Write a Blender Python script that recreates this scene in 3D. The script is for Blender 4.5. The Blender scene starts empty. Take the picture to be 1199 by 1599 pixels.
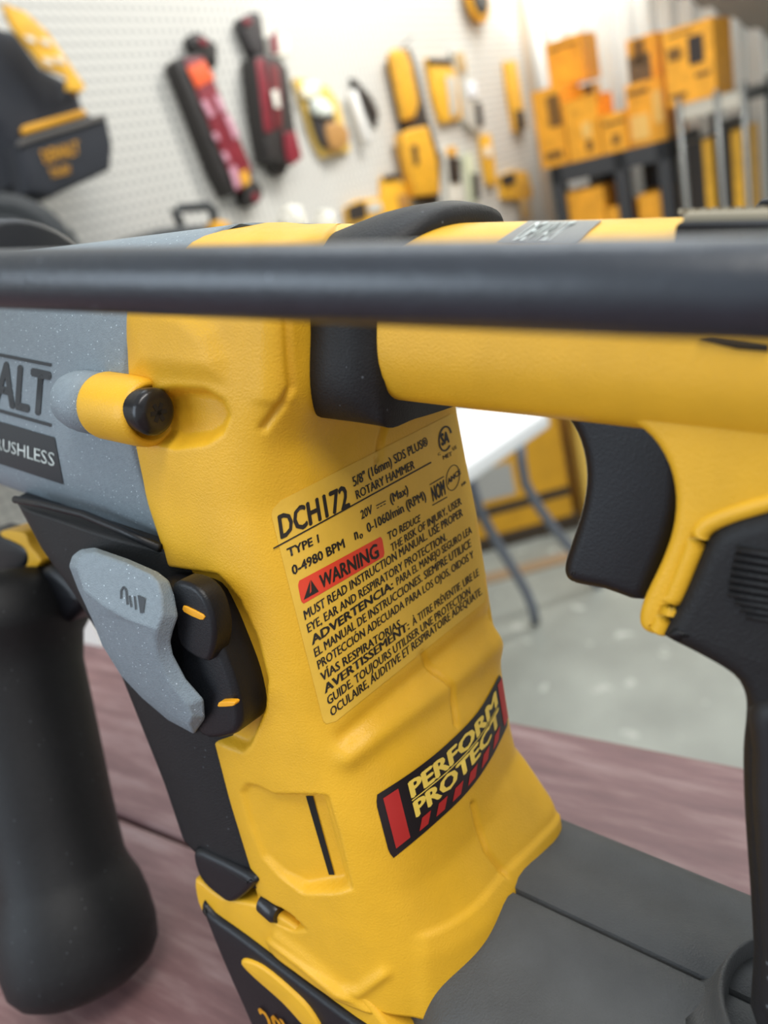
import bpy, bmesh, math, random
import numpy as np
from mathutils import Vector, Matrix
from mathutils.bvhtree import BVHTree
random.seed(4)
SC = bpy.context.scene
COL = SC.collection
# ------------------------------------------------------------------ frames
W, H, FP = 1199.0, 1599.0, 1200.0
def nrm(v):
    v = np.array(v, float); return v/np.linalg.norm(v)
dwn = nrm([.2385, .890, .388])                      # gravity in camera coords (x right, y down, z forward)
zc = -dwn
yc = nrm(np.array([0, 0, 1.]) - zc*zc[2])
xc = np.cross(yc, zc)
M = np.array([xc, yc, zc])                          # camera coords -> world
CAM = np.array([0, 0, 1.3])
F_ = nrm([-1900, -400, 1200])
L_ = np.array([850, -430, 1200.]); L_ = nrm(L_ - (L_@F_)*F_)
R_ = -F_
U_ = np.cross(R_, L_)
if U_[1] > 0: U_ = -U_
def c2w(p): return M @ np.asarray(p) + CAM
def ray(px, py): return np.array([(px-W/2)/FP, (py-H/2)/FP, 1.0])
def T(px, py, y):                                   # photo point on the tool plane y (mm) -> tool coords (mm)
    r = ray(px, py); p = r*y/(r@L_)
    return np.array([p@R_, y, p@U_])
def TX(px, py, x):
    r = ray(px, py); p = r*x/(r@R_); return np.array([x, p@L_, p@U_])
def t2w(p): return c2w((R_*p[0] + L_*p[1] + U_*p[2])/1000)
TB = np.array([R_, L_, U_])                         # rows
def t2w_many(P):
    P = np.asarray(P, float)
    return ((P@TB)/1000)@M.T + CAM
def t2px(P):
    P = np.atleast_2d(np.asarray(P, float))@TB
    return P[:, 0]/P[:, 2]*FP + W/2, P[:, 1]/P[:, 2]*FP + H/2

# ------------------------------------------------------------------ camera
cam = bpy.data.cameras.new('camera'); cam_o = bpy.data.objects.new('camera', cam); COL.objects.link(cam_o)
cam_o.matrix_world = Matrix([list(M[i])+[float(CAM[i])] for i in range(3)]+[[0, 0, 0, 1]]) @ Matrix.Diagonal((1, -1, -1, 1))
cam.sensor_fit = 'VERTICAL'; cam.sensor_height = 36; cam.sensor_width = 27
cam.lens = FP/H*36
cam.clip_start = .005; cam.clip_end = 60
cam.dof.use_dof = True; cam.dof.focus_distance = .142; cam.dof.aperture_fstop = cam.lens/2.1
SC.camera = cam_o
SC.view_settings.view_transform = 'Standard'; SC.view_settings.look = 'None'
SC.view_settings.gamma = 1; SC.view_settings.use_curve_mapping = False
SC.view_settings.exposure = 0.0
# ------------------------------------------------------------------ light
wd = bpy.data.worlds.new('world'); SC.world = wd; wd.use_nodes = True
wd.node_tree.nodes['Background'].inputs[0].default_value = (.93, .96, 1.0, 1)
wd.node_tree.nodes['Background'].inputs[1].default_value = .72
def area(name, loc, target, sx, sy, power, color):
    l = bpy.data.lights.new(name, 'AREA'); l.shape = 'RECTANGLE'; l.size = sx; l.size_y = sy
    l.energy = power; l.color = color
    o = bpy.data.objects.new(name, l); COL.objects.link(o); o.location = loc
    d = Vector(target)-Vector(loc); o.rotation_euler = d.to_track_quat('-Z', 'Y').to_euler()
    return o
area('ceiling_lamp_light', (.7, -.7, 3.3), (0, .2, 1.1), 1.6, .5, 46, (1, .96, .9))
area('ceiling_lamp_light', (.9, 1.7, 2.9), (-.1, 2.4, 1.3), 1.8, .4, 8, (.93, .97, 1))
area('ceiling_lamp_light', (1.9, 2.4, 2.9), (1.7, 3.7, 1.7), 1.6, .4, 95, (1, .98, .94))
area('wall_lamp_light', (1.42, 3.45, 2.75), (1.62, 3.7, 1.9), .7, .25, 26, (.95, .98, 1))
area('skylight', (.3, 1.3, 3.2), (0, 0.2, 1.1), 1.6, .8, 15, (.85, .93, 1))
area('window_light', (-2.6, -.9, 2.3), (0, .1, 1.1), 1.6, 1.6, 40, (.72, .86, 1))

# ------------------------------------------------------------------ materials
def lin(c): return tuple(((v/255)/12.92 if v/255 <= .04045 else ((v/255+.055)/1.055)**2.4) for v in c)
def mat(name, rgb, rough=.5, metal=0, noise=.0, nscale=200, bump=0, bscale=900, spec=.5, coat=0, speck=None, glass=False):
    m = bpy.data.materials.new(name); m.use_nodes = True
    nt = m.node_tree; b = nt.nodes['Principled BSDF']
    c = lin(rgb)+(1,)
    b.inputs['Base Color'].default_value = c
    b.inputs['Roughness'].default_value = rough; b.inputs['Metallic'].default_value = metal
    b.inputs['Specular IOR Level'].default_value = spec
    if coat: b.inputs['Coat Weight'].default_value = coat
    tc = nt.nodes.new('ShaderNodeTexCoord')
    if noise:
        n = nt.nodes.new('ShaderNodeTexNoise'); n.inputs['Scale'].default_value = nscale; n.inputs['Detail'].default_value = 4
        nt.links.new(tc.outputs['Object'], n.inputs['Vector'])
        r = nt.nodes.new('ShaderNodeMapRange'); r.inputs[1].default_value = .3; r.inputs[2].default_value = .7
        r.inputs[3].default_value = 1-noise; r.inputs[4].default_value = 1+noise
        nt.links.new(n.outputs[0], r.inputs[0])
        mx = nt.nodes.new('ShaderNodeVectorMath'); mx.operation = 'SCALE'; mx.inputs[0].default_value = c[:3]
        nt.links.new(r.outputs[0], mx.inputs['Scale']); nt.links.new(mx.outputs[0], b.inputs['Base Color'])
        src = mx.outputs[0]
        if speck:
            v = nt.nodes.new('ShaderNodeTexVoronoi'); v.inputs['Scale'].default_value = speck[0]
            nt.links.new(tc.outputs['Object'], v.inputs['Vector'])
            q = nt.nodes.new('ShaderNodeSeparateColor'); nt.links.new(v.outputs['Color'], q.inputs[0])
            g = nt.nodes.new('ShaderNodeMath'); g.operation = 'GREATER_THAN'; g.inputs[1].default_value = speck[1]
            nt.links.new(q.outputs[0], g.inputs[0])
            l2 = nt.nodes.new('ShaderNodeMath'); l2.operation = 'LESS_THAN'; l2.inputs[1].default_value = .32
            nt.links.new(v.outputs['Distance'], l2.inputs[0])
            g2 = nt.nodes.new('ShaderNodeMath'); g2.operation = 'MULTIPLY'; nt.links.new(g.outputs[0], g2.inputs[0]); nt.links.new(l2.outputs[0], g2.inputs[1])
            mm = nt.nodes.new('ShaderNodeMix'); mm.data_type = 'RGBA'; mm.inputs[7].default_value = lin(speck[2])+(1,)
            nt.links.new(g2.outputs[0], mm.inputs[0]); nt.links.new(src, mm.inputs[6]); nt.links.new(mm.outputs[2], b.inputs['Base Color'])
    if bump:
        n = nt.nodes.new('ShaderNodeTexNoise'); n.inputs['Scale'].default_value = bscale; n.inputs['Detail'].default_value = 3
        nt.links.new(tc.outputs['Object'], n.inputs['Vector'])
        bp = nt.nodes.new('ShaderNodeBump'); bp.inputs['Strength'].default_value = bump; bp.inputs['Distance'].default_value = .0004
        nt.links.new(n.outputs[0], bp.inputs['Height']); nt.links.new(bp.outputs[0], b.inputs['Normal'])
    return m
MT = dict(
 yel=mat('yellow_plastic', (226, 174, 40), .42, noise=.05, nscale=120, bump=.25, bscale=2600, spec=.4),
 grey=mat('grey_plastic', (126, 139, 147), .5, noise=.07, nscale=900, bump=.4, bscale=3000, speck=(2200, .955, (190, 205, 215))),
 blk=mat('black_rubber', (21, 22, 24), .55, spec=.38, noise=.15, nscale=500, bump=.3, bscale=2600, speck=(1500, .992, (75, 80, 85))),
 navy=mat('black_satin_plastic', (16, 18, 23), .42, spec=.4, noise=.05, nscale=500, bump=.15, bscale=2500),
 deck=mat('worn_black_rubber', (70, 72, 73), .62, noise=.14, nscale=90, bump=.5, bscale=2400),
 rod=mat('black_oxide_steel', (36, 43, 52), .33, metal=.0, spec=.7, noise=.1, nscale=300, bump=.2, bscale=1200, speck=(1400, .99, (95, 102, 110))),
 label=mat('label_film', (226, 182, 62), .5, noise=.03, nscale=300, bump=.1),
 ink=mat('black_ink', (34, 27, 18), .55),
 red=mat('red_ink', (178, 40, 36), .5),
 wred=mat('orange_red_ink', (222, 66, 38), .5),
 stk=mat('sticker_black', (28, 22, 24), .4),
 stky=mat('sticker_yellow', (238, 206, 90), .5),
 tick=mat('orange_mark', (240, 170, 30), .5),
 decal=mat('decal_charcoal', (40, 45, 50), .5),
 decalw=mat('decal_white', (205, 215, 212), .5),
 plate=mat('grey_plate', (120, 122, 120), .5),
 screw=mat('black_screw', (34, 34, 36), .28, metal=.3, bump=.2, bscale=700),
 slot=mat('dark_slot', (8, 7, 6), .8),
)
def S(name, rgb, **k):
    if name not in MT: MT[name] = mat(name, rgb, **k)
    return MT[name]

# ------------------------------------------------------------------ object helpers
def tag(o, label=None, cat=None, group=None, kind=None):
    if label: o['label'] = label
    if cat: o['category'] = cat
    if group: o['group'] = group
    if kind: o['kind'] = kind
    return o
def empty(name, loc, label, cat, group=None):
    o = bpy.data.objects.new(name, None); COL.objects.link(o); o.location = loc; o.empty_display_size = .02
    return tag(o, label, cat, group)
def root_loc(p):
    while p.parent: p = p.parent
    return np.array(p.location)
def mesh_obj(name, V, Fc, m, parent=None, smooth=True, angle=None, origin=None):
    """V in world coordinates"""
    V = np.array(V, float)
    if parent is not None:
        q = parent
        while q.parent: q = q.parent
        if q.name == 'rotary_hammer': V[:, 2] = np.maximum(V[:, 2], TZ+.0003)
    if origin is None and parent is None:
        lo, hi = V.min(0), V.max(0); origin = np.array([(lo[0]+hi[0])/2, (lo[1]+hi[1])/2, lo[2]])
    o0 = np.array(origin) if parent is None else root_loc(parent)
    me = bpy.data.meshes.new(name)
    me.from_pydata([tuple(v) for v in (V-o0)], [], [tuple(f) for f in Fc])
    bm = bmesh.new(); bm.from_mesh(me); bmesh.ops.recalc_face_normals(bm, faces=bm.faces)
    if angle is not None:
        for f in bm.faces: f.smooth = True
        for e in bm.edges:
            if len(e.link_faces) == 2 and e.calc_face_angle(0) > math.radians(angle): e.smooth = False
    else:
        for f in bm.faces: f.smooth = smooth
    bm.to_mesh(me); bm.free()
    me.materials.append(m)
    o = bpy.data.objects.new(name, me); COL.objects.link(o)
    if parent is None: o.location = o0
    else: o.parent = parent
    return o
class Bag:
    def __init__(s): s.V = []; s.F = []
    def add(s, V, Fc):
        n = len(s.V); s.V += [tuple(v) for v in V]; s.F += [tuple(i+n for i in f) for f in Fc]; return s
    def build(s, name, m, parent=None, **k): return mesh_obj(name, s.V, s.F, m, parent, **k)
def box_vf(o, ex, ey, ez):                          # corner o and three edge vectors
    o, ex, ey, ez = map(np.array, (o, ex, ey, ez))
    V = [o+a*ex+b*ey+c*ez for c in (0, 1) for b in (0, 1) for a in (0, 1)]
    return V, [(0, 1, 3, 2), (4, 6, 7, 5), (0, 4, 5, 1), (2, 3, 7, 6), (0, 2, 6, 4), (1, 5, 7, 3)]
def loft_vf(rings, cap=True, closed=True):
    n = len(rings[0]); V = [p for r in rings for p in r]; Fc = []
    for i in range(len(rings)-1):
        for j in range(n if closed else n-1):
            k = (j+1) % n
            Fc.append((i*n+j, i*n+k, (i+1)*n+k, (i+1)*n+j))
    if cap and closed:
        Fc.append(tuple(range(n))[::-1]); Fc.append(tuple((len(rings)-1)*n+i for i in range(n)))
    return V, Fc
def tube_vf(p0, p1, r0, r1=None, n=20):
    p0, p1 = np.array(p0, float), np.array(p1, float); r1 = r0 if r1 is None else r1
    d = nrm(p1-p0); a = np.array([0, 0, 1.]) if abs(d[2]) < .9 else np.array([1., 0, 0])
    u = nrm(np.cross(d, a)); v = np.cross(d, u)
    ring = lambda c, r: [c+r*(math.cos(t)*u+math.sin(t)*v) for t in np.linspace(0, 2*math.pi, n, endpoint=False)]
    return loft_vf([ring(p0, r0), ring(p1, r1)])
def lathe_vf(p0, p1, prof, n=40):                   # prof: (t along p0->p1, radius)
    p0, p1 = np.array(p0, float), np.array(p1, float); d = nrm(p1-p0)
    a = np.array([0, 0, 1.]) if abs(d[2]) < .9 else np.array([1., 0, 0])
    u = nrm(np.cross(d, a)); v = np.cross(d, u)
    return loft_vf([[p0+(p1-p0)*t+r*(math.cos(q)*u+math.sin(q)*v) for q in np.linspace(0, 2*math.pi, n, endpoint=False)] for t, r in prof])
def pathtube_vf(pts, r, n=10):
    pts = [np.array(p, float) for p in pts]; rings = []
    for i, p in enumerate(pts):
        d = nrm(pts[min(i+1, len(pts)-1)]-pts[max(i-1, 0)])
        a = np.array([0, 0, 1.]) if abs(d[2]) < .9 else np.array([1., 0, 0])
        u = nrm(np.cross(d, a)); v = np.cross(d, u)
        rings.append([p+r*(math.cos(t)*u+math.sin(t)*v) for t in np.linspace(0, 2*math.pi, n, endpoint=False)])
    return loft_vf(rings)
def catmull(P, per=6, closed=True):
    P = np.array(P, float); n = len(P); out = []
    rng = range(n) if closed else range(n-1)
    for i in rng:
        if closed: a, b, c, d = P[(i-1) % n], P[i], P[(i+1) % n], P[(i+2) % n]
        else: a, b, c, d = P[max(i-1, 0)], P[i], P[i+1], P[min(i+2, n-1)]
        for k in range(per):
            t = k/per
            out.append(.5*((2*b)+(c-a)*t+(2*a-5*b+4*c-d)*t*t+(3*b-a-3*c+d)*t**3))
    if not closed: out.append(P[-1])
    return np.array(out)
def inset(poly, d):
    P = np.array(poly, float); n = len(P)
    area_ = sum(P[i][0]*P[(i+1) % n][1]-P[(i+1) % n][0]*P[i][1] for i in range(n))
    s = 1 if area_ > 0 else -1; out = []
    for i in range(n):
        e1 = P[i]-P[i-1]; e2 = P[(i+1) % n]-P[i]
        e1 = e1/(np.linalg.norm(e1)+1e-9); e2 = e2/(np.linalg.norm(e2)+1e-9)
        n1 = np.array([-e1[1], e1[0]])*s; n2 = np.array([-e2[1], e2[0]])*s
        b = n1+n2; l = np.linalg.norm(b); b = b/(l+1e-9)
        out.append(P[i]+b*d/max(.5, b@n1))
    return np.array(out)
def prism_vf(poly, to3, d0, d1, r, seg=5):          # poly in 2D, to3(a,b,depth); rounded at both ends
    rings = []
    for k in range(seg+1):
        th = math.pi/2*k/seg
        q = inset(poly, r*(1-math.sin(th))); dd = d0+r*(1-math.cos(th))
        rings.append([to3(a, b, dd) for a, b in q])
    for k in range(seg+1):
        th = math.pi/2*(1-k/seg)
        q = inset(poly, r*(1-math.sin(th))); dd = d1-r*(1-math.cos(th))
        rings.append([to3(a, b, dd) for a, b in q])
    V, Fc = loft_vf(rings, cap=False)
    n = len(poly)
    # fan-safe caps through ear clipping
    from mathutils.geometry import tessellate_polygon
    base = len(rings)-1
    tri = tessellate_polygon([[Vector((a, b, 0)) for a, b in inset(poly, r)]])
    for t in tri:
        Fc.append(tuple(t)); Fc.append(tuple(base*n+i for i in t))
    return V, Fc
TC = lambda a, b, d: t2w((a, d, b))                 # (x, z, depth y) in tool mm
def tool_prism(px_poly, yf, yb, r=1.0, smooth=0, seg=5, extra=None):
    P = [tuple(T(x, y, yf)[[0, 2]]) for x, y in px_poly]
    if smooth: P = catmull(P, smooth)
    return prism_vf(P, TC, yf, yb, r, seg)

# ==================================================================== SETTING
Hf = 0.0                                            # floor level, world z
def on_z(px, py, z):
    d = M@ray(px, py); t = (z-CAM[2])/d[2]; return CAM+d*t
# left pegboard wall
A = c2w(ray(100, 200)*1.75); B = c2w(ray(500, 100)*2.45)
wd_ = B-A; wd_[2] = 0; wd_ = nrm(wd_)               # along the wall, away from the camera
wn = np.array([wd_[1], -wd_[0], 0])                 # into the room
if wn@(CAM-A) < 0: wn = -wn
UP = np.array([0, 0, 1.])
def on_wall(px, py, off=0):
    d = M@ray(px, py); t = ((A+wn*off-CAM)@wn)/(d@wn); return CAM+d*t
corner = on_wall(845, 200); corner[2] = 0
bn = -wd_                                           # normal of the back wall, towards us
be = wn                                             # along the back wall, to the right
def on_back(px, py, off=0):
    d = M@ray(px, py); t = ((corner+bn*off-CAM)@bn)/(d@bn); return CAM+d*t
print('corner', corner, 'depth', np.linalg.norm(corner-CAM))

def struct(o): return tag(o, kind='structure')
def pegboard_mat():
    m = bpy.data.materials.new('pegboard'); m.use_nodes = True; nt = m.node_tree; b = nt.nodes['Principled BSDF']
    b.inputs['Roughness'].default_value = .6
    uv = nt.nodes.new('ShaderNodeUVMap')
    sc = nt.nodes.new('ShaderNodeVectorMath'); sc.operation = 'SCALE'; sc.inputs['Scale'].default_value = 1/.0254
    fr = nt.nodes.new('ShaderNodeVectorMath'); fr.operation = 'FRACTION'
    su = nt.nodes.new('ShaderNodeVectorMath'); su.operation = 'SUBTRACT'; su.inputs[1].default_value = (.5, .5, 0)
    ln = nt.nodes.new('ShaderNodeVectorMath'); ln.operation = 'LENGTH'
    mr = nt.nodes.new('ShaderNodeMapRange'); mr.inputs[1].default_value = .2; mr.inputs[2].default_value = .26
    mx = nt.nodes.new('ShaderNodeMix'); mx.data_type = 'RGBA'
    mx.inputs[6].default_value = lin((150, 149, 146))+(1,); mx.inputs[7].default_value = lin((206, 204, 196))+(1,)
    nt.links.new(uv.outputs[0], sc.inputs[0]); nt.links.new(sc.outputs[0], fr.inputs[0]); nt.links.new(fr.outputs[0], su.inputs[0])
    nt.links.new(su.outputs[0], ln.inputs[0]); nt.links.new(ln.outputs['Value'], mr.inputs[0]); nt.links.new(mr.outputs[0], mx.inputs[0])
    nt.links.new(mx.outputs[2], b.inputs['Base Color'])
    return m
start = A-wd_*2.6; start[2] = 0
wl = np.linalg.norm(corner-start)
V, Fc = box_vf(start-wn*.03, wd_*wl, wn*.03, UP*3.6)
o = mesh_obj('wall_left', V, Fc, pegboard_mat(), smooth=False); struct(o)
uvl = o.data.uv_layers.new(name='UVMap')
for lp in o.data.loops:
    p = np.array(o.data.vertices[lp.vertex_index].co)+np.array(o.location)
    uvl.data[lp.index].uv = ((p-start)@wd_, p[2])
# panel joint strips on the pegboard
V, Fc = box_vf(corner-wd_*.10+wn*.001, wd_*.05, wn*.02, UP*3.6)
struct(mesh_obj('trim_1', V, Fc, S('joint_trim', (190, 172, 150)), smooth=False))
# corrugated back wall
n = 60; span = 5.2
rings = []
for zz in (0, 4.6):
    r = []
    for i in range(n*4+1):
        u = span*i/(n*4); q = (i % 4); d = (0, 0, .025, .025)[q]
        r.append(corner+be*(u-.02)+bn*d+UP*zz)
    rings.append(r)
V, Fc = loft_vf(rings, cap=False, closed=False)
struct(mesh_obj('wall_back', V, Fc, S('white_metal_wall', (226, 226, 220), rough=.45), smooth=False))
# ceiling : sloping metal roof
c0 = on_back(1040, -12, 0); c1 = on_back(1199, 60, 0)
rd = nrm(c1-c0)
V, Fc = box_vf(c0-rd*.1, rd*3, bn*1.1+UP*.9, UP*.04)
struct(mesh_obj('ceiling', V, Fc, S('grey_roof_metal', (150, 146, 138), rough=.6), smooth=False))
# floor
def floor_mat():
    m = mat('concrete_floor', (146, 150, 143), .45, noise=.16, nscale=5, bump=.1, bscale=60)
    nt = m.node_tree; b = nt.nodes['Principled BSDF']; src = b.inputs['Base Color'].links[0].from_socket
    v = nt.nodes.new('ShaderNodeTexNoise'); v.inputs['Scale'].default_value = 16; v.inputs['Detail'].default_value = 2
    tc = nt.nodes.new('ShaderNodeTexCoord'); nt.links.new(tc.outputs['Object'], v.inputs['Vector'])
    mr = nt.nodes.new('ShaderNodeMapRange'); mr.inputs[1].default_value = .66; mr.inputs[2].default_value = .72
    nt.links.new(v.outputs[0], mr.inputs[0])
    mx = nt.nodes.new('ShaderNodeMix'); mx.data_type = 'RGBA'; mx.inputs[7].default_value = lin((184, 187, 180))+(1,)
    nt.links.new(mr.outputs[0], mx.inputs[0]); nt.links.new(src, mx.inputs[6]); nt.links.new(mx.outputs[2], b.inputs['Base Color'])
    return m
V, Fc = box_vf(corner-bn*.1-be*.1-UP*.05, bn*9, be*6, UP*.05)
struct(mesh_obj('floor', V, Fc, floor_mat(), smooth=False))

# ==================================================================== BENCH
TZ = CAM[2]-.200                                    # bench top height
e0 = on_z(800, 1122, TZ); e1 = on_z(1160, 1192, TZ)
ed = nrm(e1-e0); en = np.array([ed[1], -ed[0], 0])
if en@(CAM-e0) < 0: en = -en
tb = empty('display_table', np.append((e0+en*.35)[:2], 0), 'maroon painted wooden plank display table under the yellow rotary hammer', 'table')
def wood_mat():
    m = mat('maroon_wood', (122, 86, 84), .48, bump=.25, bscale=120)
    nt = m.node_tree; b = nt.nodes['Principled BSDF']
    tc = nt.nodes.new('ShaderNodeTexCoord'); mp = nt.nodes.new('ShaderNodeMapping')
    mp.inputs['Rotation'].default_value = (0, 0, -math.atan2(ed[1], ed[0])); 
    nt.links.new(tc.outputs['Object'], mp.inputs['Vector'])
    mp2 = nt.nodes.new('ShaderNodeMapping'); mp2.inputs['Scale'].default_value = (16, 130, 60); nt.links.new(mp.outputs[0], mp2.inputs['Vector'])
    n = nt.nodes.new('ShaderNodeTexNoise'); n.inputs['Scale'].default_value = 1; n.inputs['Detail'].default_value = 6; n.inputs['Roughness'].default_value = .65
    nt.links.new(mp2.outputs[0], n.inputs['Vector'])
    cr = nt.nodes.new('ShaderNodeValToRGB'); e = cr.color_ramp.elements
    e[0].position = .25; e[0].color = lin((94, 68, 69))+(1,); e[1].position = .82; e[1].color = lin((160, 138, 136))+(1,)
    x = e.new(.5); x.color = lin((120, 90, 90))+(1,)
    nt.links.new(n.outputs[0], cr.inputs[0])
    nt.links.new(cr.outputs[0], b.inputs['Base Color'])
    return m
wm = wood_mat()
pw = .094
for k in range(8):
    a0 = e0-ed*.9+en*(k*pw+.0012); 
    V, Fc = box_vf(a0-UP*0, ed*1.8, en*(pw-.0016), UP*-.035)
    V = np.array(V); V[:, 2] += TZ
    V[:, 2] -= TZ
    o = mesh_obj('plank', V, Fc, wm, tb, smooth=False)
    bv = o.modifiers.new('b', 'BEVEL'); bv.width = .002; bv.segments = 2
for k in range(4):
    p = e0+ed*(-.8 if k % 2 == 0 else .8)+en*(.05 if k < 2 else .7)
    V, Fc = box_vf([p[0]-.03, p[1]-.03, 0], [.06, 0, 0], [0, .06, 0], [0, 0, TZ-.035])
    mesh_obj('leg', V, Fc, wm, tb, smooth=False)

# ==================================================================== ROTARY HAMMER
base_c = t2w((-60, 123, -172)); base_c[2] = TZ
rh = empty('rotary_hammer', base_c, 'yellow and black cordless rotary hammer standing close up on the maroon table', 'power tool')
def interp(z, pts):
    pts = sorted(pts); return np.interp(z, [p[0] for p in pts], [p[1] for p in pts])
c0p = [(10, -112), (-2, -114), (-11.6, -116.9), (-20, -120), (-26, -121.3), (-36, -121), (-48.6, -118.8), (-56.2, -116.3), (-81.9, -110.6), (-112.7, -103.9), (-130.9, -98.7), (-148, -94)]
c2p = [(10, -81), (-2, -81), (-13.5, -81.5), (-24, -83), (-32, -86.5), (-44.8, -88.5), (-56.5, -86), (-68, -82.5), (-85, -78.6), (-95, -75), (-106, -70.3), (-120, -67), (-133, -64), (-148, -61)]
c4p = [(10, -81), (-20, -81), (-33.3, -82.2), (-60, -76.8), (-83.5, -71.5), (-90, -68.5), (-96, -64.5), (-105.7, -61), (-120, -57.5), (-128.8, -52.5), (-133, -50), (-148, -47)]
c5t = [(706, 560), (714, 640), (729, 720), (745, 800), (757, 880), (769, 960), (783, 1040), (797, 1130), (806, 1170), (826, 1195), (866, 1255), (872, 1275)]
c5p = [(10, -84)]+[(T(x, y, 147)[2], T(x, y, 147)[0]) for x, y in c5t]+[(-148, -46)]
def smooth_curve(pts, w=4):
    zs = np.arange(-148, 10.1, .5); xs = interp(zs, pts)
    k = int(w/.5); ker = np.hanning(2*k+3)[1:-1]; ker /= ker.sum()
    xp = np.pad(xs, k, mode='edge'); xs = np.convolve(xp, ker, 'valid')
    return lambda z: np.interp(z, zs, xs)
C0 = smooth_curve(c0p, 2); C2 = smooth_curve(c2p, 4); C4 = smooth_curve(c4p, 2); C5 = smooth_curve(c5p, 1.5)
def section(z):
    a0, a2, a4, a5 = C0(z), C2(z), C4(z), C5(z)
    P = [(a0, 93.6), (a0+9, 92.2), (a2-9, 92.4), (a2-1.5, 94.6), (a2+.5*(a4-a2)-.2, 100), (a4-1.6, 110), (a4, 123), (a4*.5+a5*.5+.9, 136),
         (a5, 146.5), (a5-6, 151), (a5-16, 153), (a0+12, 153), (a0-2, 150), (a0-7, 135), (a0-7, 111), (a0-3, 97)]
    return P
PER = [14, 20, 12, 12, 22, 36, 30, 22, 8, 4, 4, 4, 4, 4, 4, 4]
def spline_var(P, per):
    P = np.array(P, float); n = len(P); out = []
    for i in range(n):
        a, b, c, d = P[(i-1) % n], P[i], P[(i+1) % n], P[(i+2) % n]
        # centripetal-ish tangents limited to neighbour lengths
        l0, l1, l2 = [max(1e-6, np.linalg.norm(v)) for v in (b-a, c-b, d-c)]
        m1 = ((b-a)/l0*l1+(c-b))/2*1.0; m2 = ((c-b)+(d-c)/l2*l1)/2*1.0
        for k in range(per[i]):
            t = k/per[i]; t2, t3 = t*t, t*t*t
            out.append((2*t3-3*t2+1)*b+(t3-2*t2+t)*m1+(-2*t3+3*t2)*c+(t3-t2)*m2)
    return np.array(out)
def seg_dist(px, py, line):
    d = np.full(px.shape, 1e9)
    for (x0, y0), (x1, y1) in zip(line[:-1], line[1:]):
        vx, vy = x1-x0, y1-y0; t = np.clip(((px-x0)*vx+(py-y0)*vy)/(vx*vx+vy*vy), 0, 1)
        d = np.minimum(d, np.hypot(px-x0-t*vx, py-y0-t*vy))
    return d
def inside(px, py, poly):
    c = np.zeros(px.shape, bool); n = len(poly)
    for i in range(n):
        x0, y0 = poly[i]; x1, y1 = poly[(i+1) % n]
        if y0 == y1: continue
        k = ((y0 > py) != (y1 > py)) & (px < (x1-x0)*(py-y0)/(y1-y0)+x0); c ^= k
    return c
def sdist(px, py, poly):                            # positive inside
    d = seg_dist(px, py, list(poly)+[poly[0]]); return np.where(inside(px, py, poly), d, -d)
sm = lambda x: (lambda t: t*t*(3-2*t))(np.clip(x, 0, 1))
zs = list(np.arange(-148, -3.9, .5))
rings = []
for z in zs: 
    s2 = spline_var(section(z), PER); k = max(0, (z+13)/9)**2*.07; s2[:, 1] = 123+(s2[:, 1]-123)*(1-k); rings.append(np.c_[s2, np.full(len(s2), z)])
top = rings[-1][:, :2].copy(); cx = np.array([-100, 123.])
for s_, z in ((.995, -2.6), (.98, -1.4), (.95, -.4), (.9, .4), (.8, 1.4), (.65, 2.3), (.45, 3.0), (.25, 3.3), (.05, 3.4)):
    q = cx+(top-cx)*np.array([.5+.5*s_, s_]); q[:, 0] = np.maximum(q[:, 0], -103.8+(s_ > .99)*-4); rings.append(np.c_[q, np.full(len(q), z)])
G = np.array(rings)                                 # rows, cols, 3 (x,y,z)
du = np.roll(G, -1, 1)-np.roll(G, 1, 1); dv = np.gradient(G, axis=0)
N = np.cross(du, dv); N /= np.linalg.norm(N, axis=2)[..., None]+1e-9
ctr = np.array([-100, 123, 0]); 
sgn = np.sign(((G-ctr)*N)[..., :2].sum(2)); N *= np.where(sgn == 0, 1, sgn)[..., None]
px, py = t2px(G.reshape(-1, 3)); px = px.reshape(G.shape[:2]); py = py.reshape(G.shape[:2])
front = (N.reshape(-1, 3)*(-G.reshape(-1, 3))).sum(1).reshape(px.shape) > 0
D = np.zeros(px.shape)
# clamshell seam on the back face
for ln in ([(614, 645), (600, 668), (595, 690), (592, 720)], [(660, 1020), (672, 1040), (700, 1075), (709, 1105), (713, 1132)], [(739, 1256), (746, 1290), (760, 1330), (788, 1366)]):
    D -= .8*np.exp(-(seg_dist(px, py, ln)/3.6)**2)
D -= .9*np.exp(-(seg_dist(px, py, [(445, 470), (450, 560), (454, 605), (440, 632), (412, 668)])/6)**2)
D += .45*sm((seg_dist(px, py, [(445, 400), (450, 560), (454, 605), (440, 632), (412, 668)])<60)*sm((470-px)/30)*sm((px-380)/40)*sm((640-py)/20))
# curved facet above the screw
D += 1.0*sm(sdist(px, py, [(150, 430), (300, 470), (345, 510), (362, 560), (358, 605), (300, 600), (200, 590)])/40)
# scoop behind the screw boss
D -= 3.2*sm(sdist(px, py, [(225, 612), (270, 600), (320, 603), (350, 622), (362, 650), (350, 680), (322, 698), (270, 705), (225, 690)])/22)
# soft hollow under the rear block
D -= 1.2*np.exp(-(((px-520)/60)**2+((py-700)/50)**2))
# recess round the selector
D -= 2.6*sm(sdist(px, py, [(240, 880), (340, 895), (375, 935), (405, 1000), (420, 1060), (416, 1110), (392, 1165), (378, 1178), (320, 1155), (260, 1120)])/10)
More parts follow.
